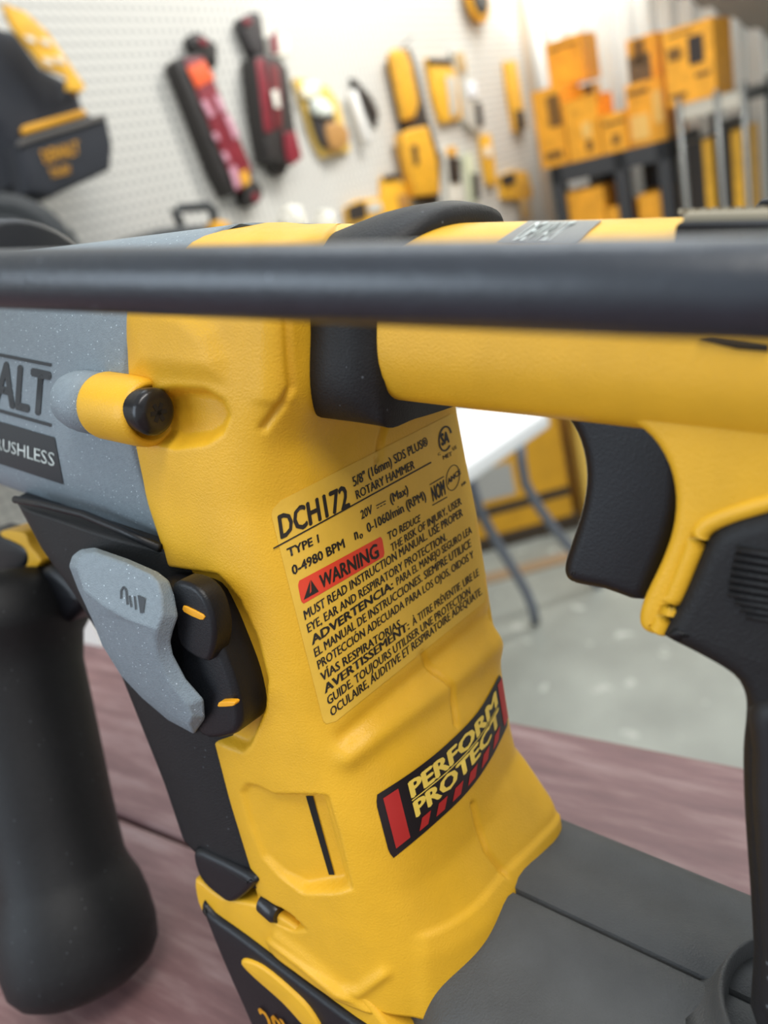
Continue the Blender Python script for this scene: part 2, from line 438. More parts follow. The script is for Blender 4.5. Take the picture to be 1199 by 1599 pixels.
# vent pocket
pocket = [(374, 1238), (384, 1222), (402, 1226), (428, 1240), (512, 1241), (530, 1300), (551, 1390), (520, 1396), (470, 1396), (435, 1370), (408, 1340), (388, 1290)]
sd = sdist(px, py, pocket); ramp = sm((px-370-(py-1240)*.25)/120)
D -= (.7+3.0*ramp)*sm(sd/7)
D += 2.2*sm((px-488-(py-1240)*.27)/12)*sm(sd/7)*(ramp > 0)*.9
# lower screw pocket and ledge
D -= 4.0*sm(sdist(px, py, [(398, 1393), (420, 1408), (452, 1425), (480, 1452), (455, 1455), (425, 1440), (405, 1425)])/7)
D += 1.0*sm((py-1462-(px-430)*.72)/8)*sm((640-px)/20)
D += .9*np.exp(-(seg_dist(px, py, [(432, 1462), (480, 1500), (530, 1545), (560, 1550), (600, 1520)])/9)**2)
# crease under the label
D += 1.5*np.exp(-(seg_dist(px, py, [(545, 1180), (600, 1140), (690, 1075), (800, 985)])/20)**2)
D -= .9*np.exp(-(seg_dist(px, py, [(540, 1150), (590, 1108), (680, 1035), (785, 945)])/14)**2)
# rim of the flared foot
D += .7*sm((-128.5-G[..., 2])/1.2)*sm((px-640)/30)
D *= front
# fine ripple-free displaced surface
G2 = G+N*D[..., None]
V, Fc = loft_vf([list(r) for r in G2]); Vw = t2w_many(np.array(V))
housing = mesh_obj('motor_housing', Vw, Fc, MT['yel'], rh)
bvh_b = BVHTree.FromPolygons([Vector(v) for v in Vw], Fc)

# --- surface marks: everything printed is laid on the surface it belongs to
def onto(bvh, px, py, lift=.00012):
    d = M@ray(px, py); h, nn, i, dist = bvh.ray_cast(Vector(CAM), Vector(d).normalized(), 3)
    if h is None: return None
    if nn.dot(Vector(d)) > 0: nn = -nn
    return np.array(h+nn*lift)
def homog(q):                                       # unit square (0,0)(1,0)(1,1)(0,1) -> quad
    src = [(0, 0), (1, 0), (1, 1), (0, 1)]; A_ = []; b_ = []
    for (u, v), (x, y) in zip(src, q):
        A_ += [[u, v, 1, 0, 0, 0, -u*x, -v*x], [0, 0, 0, u, v, 1, -u*y, -v*y]]; b_ += [x, y]
    h = np.linalg.solve(np.array(A_, float), np.array(b_, float))
    return lambda u, v: ((h[0]*u+h[1]*v+h[2])/(h[6]*u+h[7]*v+1), (h[3]*u+h[4]*v+h[5])/(h[6]*u+h[7]*v+1))
def decal(bag, bvh, mapf, V2, F2, lift):
    idx = {}; n0 = len(bag.V)
    pts = []
    for k, (u, v) in enumerate(V2):
        x, y = mapf(u, v); p = onto(bvh, x, y, lift)
        if p is not None: idx[k] = n0+len(pts); pts.append(tuple(p))
    bag.V += pts
    for f in F2:
        if all(i in idx for i in f): bag.F.append(tuple(idx[i] for i in f))
def grid_uv(nu, nv, u0=0, u1=1, v0=0, v1=1):
    V2 = [(u0+(u1-u0)*i/nu, v0+(v1-v0)*j/nv) for j in range(nv+1) for i in range(nu+1)]
    F2 = [(j*(nu+1)+i, j*(nu+1)+i+1, (j+1)*(nu+1)+i+1, (j+1)*(nu+1)+i) for j in range(nv) for i in range(nu)]
    return V2, F2
def text2d(s, bold=0.0):                            # normalised: width 0..1, cap height 0..1
    cu = bpy.data.curves.new('t', 'FONT'); cu.body = s; cu.size = 1; cu.resolution_u = 2
    ob = bpy.data.objects.new('t', cu); COL.objects.link(ob)
    dg = bpy.context.evaluated_depsgraph_get(); dg.update()
    me = bpy.data.meshes.new_from_object(ob.evaluated_get(dg))
    V2 = np.array([(v.co.x, v.co.y) for v in me.vertices]); F2 = [tuple(p.vertices) for p in me.polygons]
    bpy.data.objects.remove(ob); bpy.data.curves.remove(cu); bpy.data.meshes.remove(me)
    n = len(V2); offs = [(-bold, 0), (bold, 0), (0, bold*.6), (0, -bold*.6)]
    if len(s) > 12: offs = offs[:2]
    W2 = np.concatenate([V2+np.array(o_) for o_ in offs]); F3 = [tuple(i+k*n for i in f) for k in range(len(offs)) for f in F2]
    return W2, F3
CAP = None
def put_text(bag, bvh, s, BL, BR, TR, TL, bold=.02, lift=.00022, u0=0, u1=1):
    global CAP
    if CAP is None:
        v, _ = text2d('H'); CAP = v[:, 1].max()
    V2, F2 = text2d(s, bold)
    x0, x1 = V2[:, 0].min(), V2[:, 0].max()
    uv = np.c_[u0+(u1-u0)*(V2[:, 0]-x0)/(x1-x0), V2[:, 1]/CAP]
    decal(bag, bvh, homog([BL, BR, TR, TL]), uv, F2, lift)
def stroke(bag, bvh, pts, w, lift=.00022):
    for (x0, y0), (x1, y1) in zip(pts[:-1], pts[1:]):
        l = math.hypot(x1-x0, y1-y0); nx, ny = -(y1-y0)/l*w/2, (x1-x0)/l*w/2
        V2, F2 = grid_uv(max(1, int(l/12)), 1)
        decal(bag, bvh, lambda u, v: (x0+(x1-x0)*u+nx*(2*v-1), y0+(y1-y0)*u+ny*(2*v-1)), V2, F2, lift)
def ellipse_stroke(bag, bvh, cx_, cy_, rx, ry, w, rot=0, a0=0, a1=360):
    pts = []
    for a in np.radians(np.linspace(a0, a1, 26)):
        x, y = rx*math.cos(a), ry*math.sin(a); pts.append((cx_+x*math.cos(rot)-y*math.sin(rot), cy_+x*math.sin(rot)+y*math.cos(rot)))
    stroke(bag, bvh, pts, w)
# rating label
lab = Bag(); q = homog([(508, 1139), (774, 925), (714, 641), (420, 790)])
V2, F2 = grid_uv(48, 52); r_ = .05
def rnd(u, v):                                      # rounded corners by squeezing the grid
    def f(a, b):
        d = min(b, 1-b)
        if d < r_: k = r_-math.sqrt(max(0, r_*r_-(r_-d)**2)); return k+(1-2*k)*a
        return a
    return q(f(u, v), v)
decal(lab, bvh_b, rnd, V2, F2, .00012)
lab_o = lab.build('rating_label', MT['label'], rh)
tx = Bag(); ink = lambda s, a, b, c, d, bo=.0, **k: put_text(tx, bvh_b, s, a, b, c, d, bo+.026, **k)
ink('DCH172', (438, 841), (546, 790), (540, 757), (433, 806), .012)
stroke(tx, bvh_b, [(427, 856), (672, 722)], 2.2)
ink('5/8" (16mm) SDS PLUS\u00ae', (551, 760.5), (668, 695), (665, 682), (548, 746), .01)
ink('ROTARY HAMMER', (556, 780), (647, 731), (645, 718), (553, 767), .01)
ink('TYPE 1', (450, 870), (498, 846), (496, 834), (447, 857), .01)
ink('20V', (563, 811), (581, 801), (579, 788), (561, 798), .01)
stroke(tx, bvh_b, [(586, 790), (601, 782)], 1.4); 
for k in range(3): stroke(tx, bvh_b, [(587+k*5.2, 794-k*2.8), (590.5+k*5.2, 792-k*2.8)], 1.4)
ink('(Max)', (609, 786), (637, 770), (635, 757), (606, 773), .01)
ink('0-4980 BPM', (457, 898), (538, 854), (535, 841), (454, 884), .01)
ink('n', (553, 843), (559, 840), (556, 824), (550, 827), .02); ink('0', (561, 842), (566, 839), (565, 832), (559, 835), .01)
ink('0-1060/min (RPM)', (573, 832), (665, 779), (661, 766), (570, 818), .01)
def para(s, BL, BR, TR, TL, bold_to=None):
    if bold_to is None: ink(s, BL, BR, TR, TL, .008)
    else:
        f, a, b = bold_to; ink(a, BL, BR, TR, TL, .016, u0=0, u1=f); ink(b, BL, BR, TR, TL, .006, u0=f+.02, u1=1)
ink('TO REDUCE', (605, 844), (655, 814), (655, 803), (603, 832), .008)
para('THE RISK OF INJURY, USER', (610, 862), (720, 787), (718, 776), (608, 850))
para('MUST READ INSTRUCTION MANUAL. USE PROPER', (476, 968), (722, 805), (720, 793), (473, 954))
para('EYE, EAR AND RESPIRATORY PROTECTION.', (481, 988), (697, 843), (695, 831), (478, 975))
para('', (487, 1007), (736, 832), (734, 821), (484, 994), (.46, 'ADVERTENCIA:', 'PARA EL MANEJO SEGURO LEA'))
para('EL MANUAL DE INSTRUCCIONES. SIEMPRE UTILICE', (492, 1026), (735, 853), (733, 841), (489, 1013))
para('PROTECCI\u00d3N ADECUADA PARA LOS OJOS, OIDOS Y', (497, 1045), (739, 870), (737, 859), (494, 1032))
para('V\u00cdAS RESPIRATORIAS.', (502, 1064), (627, 977), (625, 965), (499, 1051))
para('', (507, 1083), (747, 898), (745, 887), (504, 1070), (.50, 'AVERTISSEMENT:', '\u00c0 TITRE PR\u00c9VENTIF, LIRE LE'))
para('GUIDE. TOUJOURS UTILISER UNE PROTECTION', (512, 1101), (734, 927), (732, 916), (509, 1088))
para('OCULAIRE, AUDITIVE ET RESPIRATOIRE AD\u00c9QUATE.', (517, 1119), (752, 927), (750, 916), (514, 1106))
# NOM mark, oval mark, CSA mark
ink('NOM', (675, 783), (695, 771), (692, 749), (671, 762), .03)
stroke(tx, bvh_b, [(670, 757), (692, 744)], 1.6); stroke(tx, bvh_b, [(674, 789), (697, 776)], 1.6)
ellipse_stroke(tx, bvh_b, 706, 746, 10, 20, 1.2, .15)
ink('ANCE', (698, 757), (719, 739), (717, 732), (697, 749), .03); ink('MR', (720, 760), (727, 754), (726, 750), (719, 756), .01)
ellipse_stroke(tx, bvh_b, 694, 685, 9.5, 19, 2.6, .1, 30, 330); ink('SA', (688, 696), (701, 690), (699, 673), (686, 679), .05)
ink('C', (683, 712), (687, 710), (686, 706), (682, 708)); ink('US', (706, 704), (712, 700), (711, 695), (705, 699)); ink('MET', (691, 718), (705, 711), (704, 705), (690, 712))
tx.build('label_text', MT['ink'], lab_o)
wb = Bag(); qw = homog([(471, 944), (600, 868), (595, 837), (464, 908)])
V2, F2 = grid_uv(20, 8); decal(wb, bvh_b, lambda u, v: qw(*( (lambda k: (k+(1-2*k)*u, v))(.02*max(0, 1-min(v, 1-v)/.15)) )), V2, F2, .00019)
wb.build('warning_patch', MT['wred'], lab_o)
wt = Bag(); put_text(wt, bvh_b, 'WARNING', (500, 919), (591, 869), (587, 848), (497, 899), .035, lift=.00028)
def tri_(a, b, c, lift=.00028):
    n0 = len(wt.V)
    for p in (a, b, c): wt.V.append(tuple(onto(bvh_b, *p, lift)))
    wt.F.append((n0, n0+1, n0+2))
tri_((474, 936), (483, 931), (484, 905)); tri_((486, 929), (497, 923), (485, 905)); tri_((479, 933), (492, 926), (490, 917))
wt.build('warning_text', MT['ink'], lab_o)
# PERFORM PROTECT sticker
topc = np.array([(584, 1243), (642, 1205), (695, 1163), (746, 1110), (784, 1043)], float)
botc = np.array([(610, 1342), (670, 1292), (727, 1238), (765, 1185), (796, 1122)], float)
def curve_pt(P, s):
    d = np.r_[0, np.cumsum(np.hypot(*np.diff(P, axis=0).T))]; d /= d[-1]
    Q = catmull(P, 12, closed=False); dq = np.r_[0, np.cumsum(np.hypot(*np.diff(Q, axis=0).T))]; dq /= dq[-1]
    return np.array([np.interp(s, dq, Q[:, 0]), np.interp(s, dq, Q[:, 1])])
def smap(s, t):                                     # t=1 at top
    a, b = curve_pt(topc, s), curve_pt(botc, s); p = b+(a-b)*t; return p[0], p[1]
sb = Bag(); V2, F2 = grid_uv(40, 12)
decal(sb, bvh_b, lambda s, t: smap((lambda k: k+(1-2*k)*s)(.018*max(0, 1-min(t, 1-t)/.12)), t), V2, F2, .00022)
stk = sb.build('slogan_sticker', MT['stk'], rh)
rb = Bag()
for s0, s1 in ((.045, .14), (.925, .975)):
    V2, F2 = grid_uv(3, 6, s0, s1, .10, .9); decal(rb, bvh_b, smap, V2, F2, .0003)
for k in range(6):
    s0 = .20+k*.118
    V2, F2 = grid_uv(3, 4); decal(rb, bvh_b, lambda u, v: smap(s0+u*.062+v*.035, .08+v*.16), V2, F2, .0003)
rb.build('red_stripes', MT['red'], stk)
yb = Bag()
for s_, (s0, s1, t0, t1) in (('PERFORM', (.2, .90, .63, .88)), ('PROTECT', (.2, .9, .31, .55))):
    V2, F2 = text2d(s_, .05); x0, x1 = V2[:, 0].min(), V2[:, 0].max()
    uv = [(s0+(s1-s0)*(x-x0)/(x1-x0), t0+(t1-t0)*y/CAP) for x, y in V2]; decal(yb, bvh_b, smap, uv, F2, .0003)
V2, F2 = grid_uv(20, 1, .2, .89, .582, .60); decal(yb, bvh_b, smap, V2, F2, .0003)
yb.build('sticker_text', MT['stky'], stk)
# vent slot, dark
vs = Bag()
V2, F2 = grid_uv(2, 10); decal(vs, bvh_b, homog([(514, 1365), (523, 1365), (489, 1242), (478, 1242)]), V2, F2, .0002)
vs.build('vent_slot', MT['slot'], housing)

# --- gear case (grey barrel)
def gear_ring(u):
    out = []
    for a in np.linspace(0, 2*math.pi, 72, endpoint=False):
        cs, sn = math.cos(a), math.sin(a); e = 2/3.0
        wy = 30.2-7.0*u**1.1; wz = 31-1.5*u
        e2 = 2/4.6 if sn > 0 else 2/6.5; wz = 31.3-8.5*u if sn > 0 else 34.2-2.5*u
        y = 123-wy*math.copysign(abs(cs)**e2, cs); z = -27.5+wz*math.copysign(abs(sn)**e, sn)
        xe = C0(min(max(z, -59), 3))+.6; xe = xe+(-103.6-xe)*min(1, max(0, (z+4)/2.5)); out.append((xe+(-235-xe)*u, y, z))
    return out
gr = [gear_ring(u) for u in np.linspace(0, 1, 60)]
V, Fc = loft_vf(gr); Vw = t2w_many(np.array(V)); gear = mesh_obj('gear_case', Vw, Fc, MT['grey'], rh)
bvh_g = BVHTree.FromPolygons([Vector(v) for v in Vw], Fc)
gd = Bag(); 
put_text(gd, bvh_g, 'DEWALT', (-105, 604), (75, 650), (81, 583), (-104, 541), .035)
gd.V and stroke(gd, bvh_g, [(-60, 538), (0, 554), (81, 570)], 5); stroke(gd, bvh_g, [(-60, 626), (0, 641), (81, 664)], 5)
gd.build('brand_lettering', MT['decal'], gear)
pl = Bag(); V2, F2 = grid_uv(16, 6); decal(pl, bvh_g, homog([(-60, 704), (100, 756), (86, 683), (-60, 640)]), V2, F2, .0002)
po = pl.build('motor_badge', MT['decal'], gear)
bt = Bag(); put_text(bt, bvh_g, 'BRUSHLESS', (-14, 697), (87, 728), (87, 707), (-14, 680), .01, lift=.0003)
bt.build('badge_lettering', MT['decalw'], gear)
# boss and screw
def tool_tube(x0, x1, y, z, r, n=36, r1=None): 
    V, Fc = tube_vf((x0, y, z), (x1, y, z), r, r1, n); return t2w_many(V), Fc
def tool_lathe(p0, p1, prof, n=40):
    V, Fc = lathe_vf(p0, p1, prof, n); return t2w_many(V), Fc
bz = T(130, 632, 90)[2]; sc_ = T(242, 645, 89)
V, Fc = tool_lathe((-139, 92.4, bz), (-125.5, 92.2, bz), [(0, 1.2), (.04, 3.2), (.1, 4.3), (.2, 5.3), (.35, 5.9), (.5, 6.15), (1, 6.2)]); mesh_obj('screw_boss', V, Fc, MT['grey'], gear)
V, Fc = tool_lathe((-126.3, 92, bz), (-112, 91.5, bz), [(0, 5.9), (.03, 6.3), (.1, 6.5), (.8, 6.5), (.94, 6.3), (1, 5.8), (1, 4.9), (.7, 4.7)]); mesh_obj('screw_boss', V, Fc, MT['yel'], housing)
V, Fc = tool_lathe((sc_[0]-6, 89.6, sc_[2]), (sc_[0]+.3, 89.6, sc_[2]), [(0, 3.8), (.7, 4.3), (.82, 4.25), (.92, 3.9), (.98, 3.2), (1, 2.4), (1, 0.01)]); so = mesh_obj('screw', V, Fc, MT['screw'], housing, angle=40)
for a in (0, 60, 120):
    c_, s_ = math.cos(math.radians(a)), math.sin(math.radians(a)); ctr_ = np.array([sc_[0]+.32, 89.6, sc_[2]])
    d1 = np.array([0, c_, s_]); d2 = np.array([0, -s_, c_])
    V, Fc = box_vf(ctr_-d1*1.8-d2*.4, d1*3.6, d2*.8, (.05, 0, 0)); mesh_obj('screw_recess', t2w_many(V), Fc, MT['slot'], so, smooth=False)
# lower case screw
p = T(436, 1420, 94.2); V, Fc = tool_lathe((p[0]-4, p[1], p[2]), (p[0]+1, p[1]-.8, p[2]), [(0, 2.6), (.8, 2.6), (1, 2.0), (1, .01)]); mesh_obj('screw', V, Fc, MT['screw'], housing, angle=40)

# --- black front overmould of the motor
SIL = [(8, 745), (22, 780), (60, 850), (110, 920), (150, 985), (185, 1050), (250, 1212), (310, 1390), (330, 1440)]
silp = [(T(x, y, 96)[2], T(x, y, 96)[0]) for x, y in SIL]
silp = sorted(silp)
def front_section(z):
    a0 = C0(z); xs = interp(z, silp)
    return [(a0+1.2, 93.15), (a0-3, 92.6), (xs*.6+a0*.4, 92.9), (xs+1, 96), (xs-3.5, 105), (xs-4.5, 123), (xs-3.5, 141), (xs+2, 150.5), (a0, 154), (a0+8, 150), (a0+8, 97)]
rings = []
for z in np.arange(-133, -56.5, 1.0):
    s2 = spline_var(front_section(z), [6]*11); rings.append(np.c_[s2, np.full(len(s2), z)])
V, Fc = loft_vf([list(r) for r in rings]); mesh_obj('front_grip_cover', t2w_many(V), Fc, MT['blk'], rh)
# raised lip under the gear case
lp = [T(x, y, 92.6) for x, y in ((24, 780), (70, 788), (130, 803), (190, 828), (250, 856))]
V, Fc = pathtube_vf([t2w(p) for p in lp], .0009); mesh_obj('cover_lip', V, Fc, MT['navy'], rh)
# foot wedge
V, Fc = tool_prism([(300, 1330), (330, 1338), (393, 1372), (392, 1388), (362, 1412), (340, 1402), (310, 1372)], 91.2, 104, 1.6, 4); mesh_obj('front_foot_cap', V, Fc, MT['navy'], rh)

# --- mode selector
dial = [(262, 902), (300, 905), (335, 916), (356, 950), (375, 995), (395, 1050), (405, 1098), (400, 1122), (380, 1131), (345, 1130), (322, 1085), (285, 1035), (262, 975)]
V, Fc = prism_vf(catmull([tuple(T(x, y, 92.5)[[0, 2]]) for x, y in dial], 3), TC, 87.0, 97, 1.5); dl = mesh_obj('mode_dial', V, Fc, MT['navy'], rh)
V, Fc = tool_prism([(268, 912), (298, 914), (322, 940), (334, 985), (330, 1022), (318, 1034), (280, 1008), (272, 960)], 84.9, 90, 1.0, 3); mesh_obj('dial_face', V, Fc, MT['navy'], dl)
for P_, y_ in (([(285, 948), (290, 947), (316, 960), (318, 966), (312, 968), (287, 956)], 84.6), ([(340, 1100), (344, 1096), (364, 1096), (366, 1100), (362, 1103), (341, 1104)], 85.7)):
    V, Fc = tool_prism(P_, y_, y_+1.4, .15, 2); mesh_obj('position_mark', V, Fc, MT['tick'], dl)
# lever with a fold
out = [(108, 884), (113, 868), (126, 858), (148, 855), (200, 873), (246, 893), (264, 907), (272, 930), (278, 962), (270, 985), (266, 1002), (270, 1022), (290, 1060), (318, 1092), (320, 1122), (303, 1146), (262, 1124), (222, 1090), (190, 1056), (160, 1008), (143, 965), (122, 920)]
foldl = [(160, 945), (200, 968)]
inn = [(119, 886), (122, 873), (132, 865), (148, 862), (197, 879), (236, 898), (246, 908), (252, 930), (253, 960), (244, 984), (241, 998), (244, 1024), (262, 1064), (290, 1100), (300, 1118), (296, 1132), (266, 1114), (228, 1082), (198, 1050), (170, 1003), (152, 962), (131, 922)]
fl = [(110, 905), (131, 926), (160, 947), (200, 968), (244, 986), (300, 1010)]
def lev_y(x, y):
    yf_ = np.interp(x, [p[0] for p in fl], [p[1] for p in fl]); d = y-yf_
    return 79.6+(-d*.035 if d < 0 else d*.032)
yi = [lev_y(*p) for p in inn]; yo = [lev_y(*p)+2.4 for p in out]
P_in = inn+foldl
Vt = [T(x, y, 95) for x, y in out]+[T(x, y, d) for (x, y), d in zip(out, yo)]+[T(x, y, d) for (x, y), d in zip(inn, yi)]+[T(x, y, 79.4) for x, y in foldl]
n = len(out); Fc = []
for ly in (0, 1):
    for i in range(n): Fc.append((ly*n+i, ly*n+(i+1) % n, (ly+1)*n+(i+1) % n, (ly+1)*n+i))
from mathutils.geometry import tessellate_polygon
for ids in ([21]+list(range(0, 10))+[23, 22], list(range(9, 22))+[22, 23]):
    for t in tessellate_polygon([[Vector((P_in[i][0], P_in[i][1], 0)) for i in ids]]): Fc.append(tuple(2*n+ids[i] for i in t))
bmv = t2w_many(Vt)
lev = mesh_obj('mode_lever', bmv, Fc, MT['grey'], rh, angle=26)
bv = lev.modifiers.new('b', 'BEVEL'); bv.width = .0006; bv.segments = 3; bv.limit_method = 'ANGLE'; bv.angle_limit = .35
bvh_l = BVHTree.FromPolygons([Vector(v) for v in bmv], Fc)
ic = Bag()
stroke(ic, bvh_l, [(190, 935), (190, 922), (194, 916), (198, 922), (200, 944)], 2.6, .0002)
stroke(ic, bvh_l, [(203, 930), (206, 948)], 2.2, .0002); stroke(ic, bvh_l, [(211, 931), (213, 952)], 2.2, .0002)
V2, F2 = grid_uv(1, 2); decal(ic, bvh_l, homog([(220, 957), (225, 957), (228, 934), (216, 929)]), V2, F2, .0002)
ic.build('mode_symbol', MT['decal'], lev)

# --- rubber joint between motor and handle
def joint_ring(x, g):
    P = [(101.5-g, -4), (100.6-g, -14), (101-g, -24), (104, -28.6), (114, -29.4), (134, -29.4), (145, -28), (148+g, -14), (146+g, -2), (138, 4.2+g), (123, 5.9+g), (110, 3.2+g)]
    s2 = spline_var(P, [6]*12); return [(x+max(0, zz+4)*.8, yy, zz) for yy, zz in s2]
rings = [joint_ring(x, g) for x, g in ((-90, -2.5), (-86.5, -1.2), (-84, -.3), (-81, .3), (-77, .7), (-74, .3), (-72, -.2), (-70.5, -1.4), (-69.6, -2.6))]
V, Fc = loft_vf(rings); mesh_obj('rubber_joint', t2w_many(V), Fc, MT['blk'], rh)
# --- D handle upper bar
def bar_ring(x, ins=0):
    P = [(103.6, -3), (102.8, -12), (103.3, -19.5), (106, -24), (114, -26), (132, -26), (140, -24), (143, -19), (143.6, -12), (143, -3), (135, 1.2), (123, 3.0), (110, 1.1)]
    s2 = spline_var(P, [6]*13); c = np.array([123, -11.])
    return [(x, *(c+(p-c)*np.array([1-ins/20, 1-ins/14]))) for p in s2]
rings = [bar_ring(-71.7, 1.0), bar_ring(-71.6, .5), bar_ring(-71.3, .22), bar_ring(-70.9, .07), bar_ring(-70.3, 0)]+[bar_ring(x) for x in np.arange(-66, 46, 3)]
V, Fc = loft_vf(rings); Vw = t2w_many(V); bar = mesh_obj('handle_bar', Vw, Fc, MT['yel'], rh)
bvh_h = BVHTree.FromPolygons([Vector(v) for v in Vw], Fc)
# trigger frame (yellow)
YB = [(760, 600), (860, 639), (920, 645), (975, 658), (1015, 685), (1042, 730), (1052, 780), (1047, 830), (1030, 880), (1006, 930), (996, 960), (998, 982), (1014, 993), (1026, 990), (1045, 955), (1062, 912), (1080, 860), (1100, 828), (1140, 806), (1199, 790), (1300, 770), (1400, 740), (1400, 560)]
V, Fc = tool_prism(YB, 105.2, 141, 1.5, 3); mesh_obj('trigger_frame', V, Fc, MT['yel'], rh)
V, Fc = pathtube_vf([t2w(T(x, y, 106.0)) for x, y in catmull([(1260, 770), (1199, 784), (1125, 808), (1096, 828), (1078, 868), (1058, 918), (1038, 962), (1028, 984)], 5, closed=False)], .0014, 12); mesh_obj('frame_rim', V, Fc, MT['yel'], rh)
TG = [(845, 610), (872, 645), (895, 680), (907, 720), (909, 760), (901, 805), (885, 855), (876, 885), (878, 905), (895, 917), (940, 926), (1000, 943), (1025, 900), (1060, 800), (1060, 700), (1000, 630)]
V, Fc = tool_prism(TG, 109.5, 136, 2.4, 3); mesh_obj('trigger', V, Fc, MT['navy'], rh)
# black grip
GP = [(1330, 765), (1199, 797), (1140, 814), (1108, 834), (1088, 868), (1068, 915), (1048, 955), (1029, 986), (1032, 1002), (1085, 1030), (1138, 1062), (1156, 1090), (1160, 1120), (1155, 1180), (1156, 1250), (1160, 1320), (1166, 1400), (1172, 1500), (1178, 1620), (1320, 1660), (1420, 1400), (1440, 1000), (1440, 800)]
V, Fc = tool_prism(GP, 104.0, 142, 3.0, 3, seg=7)
gripm = mat('ribbed_rubber', (24, 25, 28), .55, noise=.15, nscale=500, speck=(900, .98, (90, 96, 100)))
nt = gripm.node_tree; tc = nt.nodes.new('ShaderNodeTexCoord'); mp = nt.nodes.new('ShaderNodeMapping'); mp.vector_type = 'TEXTURE'
wv = nt.nodes.new('ShaderNodeTexWave'); wv.inputs['Scale'].default_value = 75; wv.bands_direction = 'Z'; wv.inputs['Distortion'].default_value = 1.5; wv.inputs['Detail'].default_value = 0
mp.inputs['Rotation'].default_value = (.5, .35, 0)
nt.links.new(tc.outputs['Object'], mp.inputs['Vector']); nt.links.new(mp.outputs[0], wv.inputs['Vector'])
bp = nt.nodes.new('ShaderNodeBump'); bp.inputs['Strength'].default_value = .6; bp.inputs['Distance'].default_value = .0006
nt.links.new(wv.outputs[0], bp.inputs['Height'])
grip = mesh_obj('hand_grip', V, Fc, MT['blk'], rh)
V, Fc = tool_prism([(1176, 1100), (1168, 1180), (1168, 1250), (1172, 1320), (1178, 1400), (1184, 1500), (1190, 1600), (1300, 1620), (1380, 1300), (1340, 1100)], 102.6, 140, 3, 3, seg=6)
mesh_obj('ribbed_panel', V, Fc, gripm, grip)
gp = Bag()
for k in range(10):
    y0 = 858+k*11.5; x0 = 1150-12*math.sin(min(1, k/6)*math.pi/2)-(0 if k < 7 else -(k-6)*9)
    a = T(x0, y0, 103.8); b = T(1290, y0+(1290-x0)*.17, 103.8)
    gp.add(*pathtube_vf([t2w(a), t2w((a+b)/2), t2w(b)], .0005, 8))
tag(gp.build('grip_ridge', MT['blk'], grip), kind=None)
# --- top details of the handle
tp = Bag(); V2, F2 = grid_uv(14, 8); decal(tp, bvh_h, homog([(775, 379), (900, 379), (940, 346), (825, 347)]), V2, F2, .0002)
tpo = tp.build('top_badge', MT['plate'], bar)
tt = Bag(); put_text(tt, bvh_h, 'DEWALT', (800, 378), (862, 378), (900, 350), (838, 351), .02, lift=.0004); tt.build('top_badge_lettering', MT['decalw'], bar)
def top_slab(x0, x1, y0, y1, zt, name, m):
    P = [(x0, y1), (x0+3, y0), (x1, y0), (x1, y1)]; P = catmull(P, 1)
    V, Fc = prism_vf(P, lambda a, b, d: t2w((a, b, -d)), -zt, -zt+4, .8); mesh_obj(name, V, Fc, m, bar)
ribm = S('dusty_lit_rubber', (150, 142, 122), rough=.7)  # beige mixes real dust with overhead light painted into the pad colour
top_slab(-29.5, 40, 106, 132, 2.1, 'pad_frame', MT['navy'])
top_slab(-29, 40, 107, 131, 3.3, 'top_grip_pad', ribm)
for k in range(38):
    x = -27+k*1.35; V, Fc = box_vf((x, 108.2, 3.0), (.6, 0, 0), (.9, 21, .1), (0, 0, .7)); mesh_obj('pad_ridge', t2w_many(V), Fc, S('dusty_lit_rubber', (128, 122, 106), rough=.7), bar, smooth=False)
top_slab(-23, 40, 123, 138, 5.2, 'top_lock_button', MT['navy'])
# thin dark slot on the bar side at the right
V, Fc = tool_prism([(1090, 532), (1110, 530), (1199, 540), (1199, 550), (1150, 546)], 102.3, 104, .3); mesh_obj('bar_slot', V, Fc, MT['slot'], bar)

# --- foot deck / battery mount
def deck_ring(x):
    o = 9*min(1, max(0, (-50-x)/9))
    P = [(89+o, -172), (88.4+o, -160), (89.2+o, -151), (92+o*.9, -145), (97.5+o*.6, -140.5), (108+o*.2, -136.6), (122.3, -132.6), (122.6, -133.3), (123.1, -133.3), (123.4, -132.2), (140, -131.9), (149, -132.8), (152.5, -136), (154, -143), (155, -158), (154, -172)]
    s2 = spline_var(P, [5, 5, 5, 5, 6, 6, 1, 1, 1, 6, 6, 5, 5, 5, 5, 5]); return [(x, yy, zz) for yy, zz in s2]
V, Fc = loft_vf([deck_ring(x) for x in np.arange(-72, 40, 2)]); mesh_obj('battery_mount', t2w_many(V), Fc, MT['deck'], rh, angle=35)
# grip root collar
V, Fc = tool_lathe((11, 122, -134), (11, 122, -124), [(0, 24), (.1, 22), (.2, 20.6), (.4, 19.6), (.6, 19.2), (.66, 18.8), (.64, 18.2), (.3, 17.6), (0, 17)], 64); mesh_obj('grip_collar', V, Fc, MT['deck'], rh)
# --- battery (below the yellow foot)
batp = [(312, 1414), (330, 1432), (380, 1468), (450, 1522), (550, 1597), (640, 1660), (720, 1760), (480, 1820), (400, 1625), (345, 1500)]
V, Fc = tool_prism(batp, 91.0, 152, 1.5, 3); bat = mesh_obj('battery_pack', V, Fc, MT['navy'], rh)
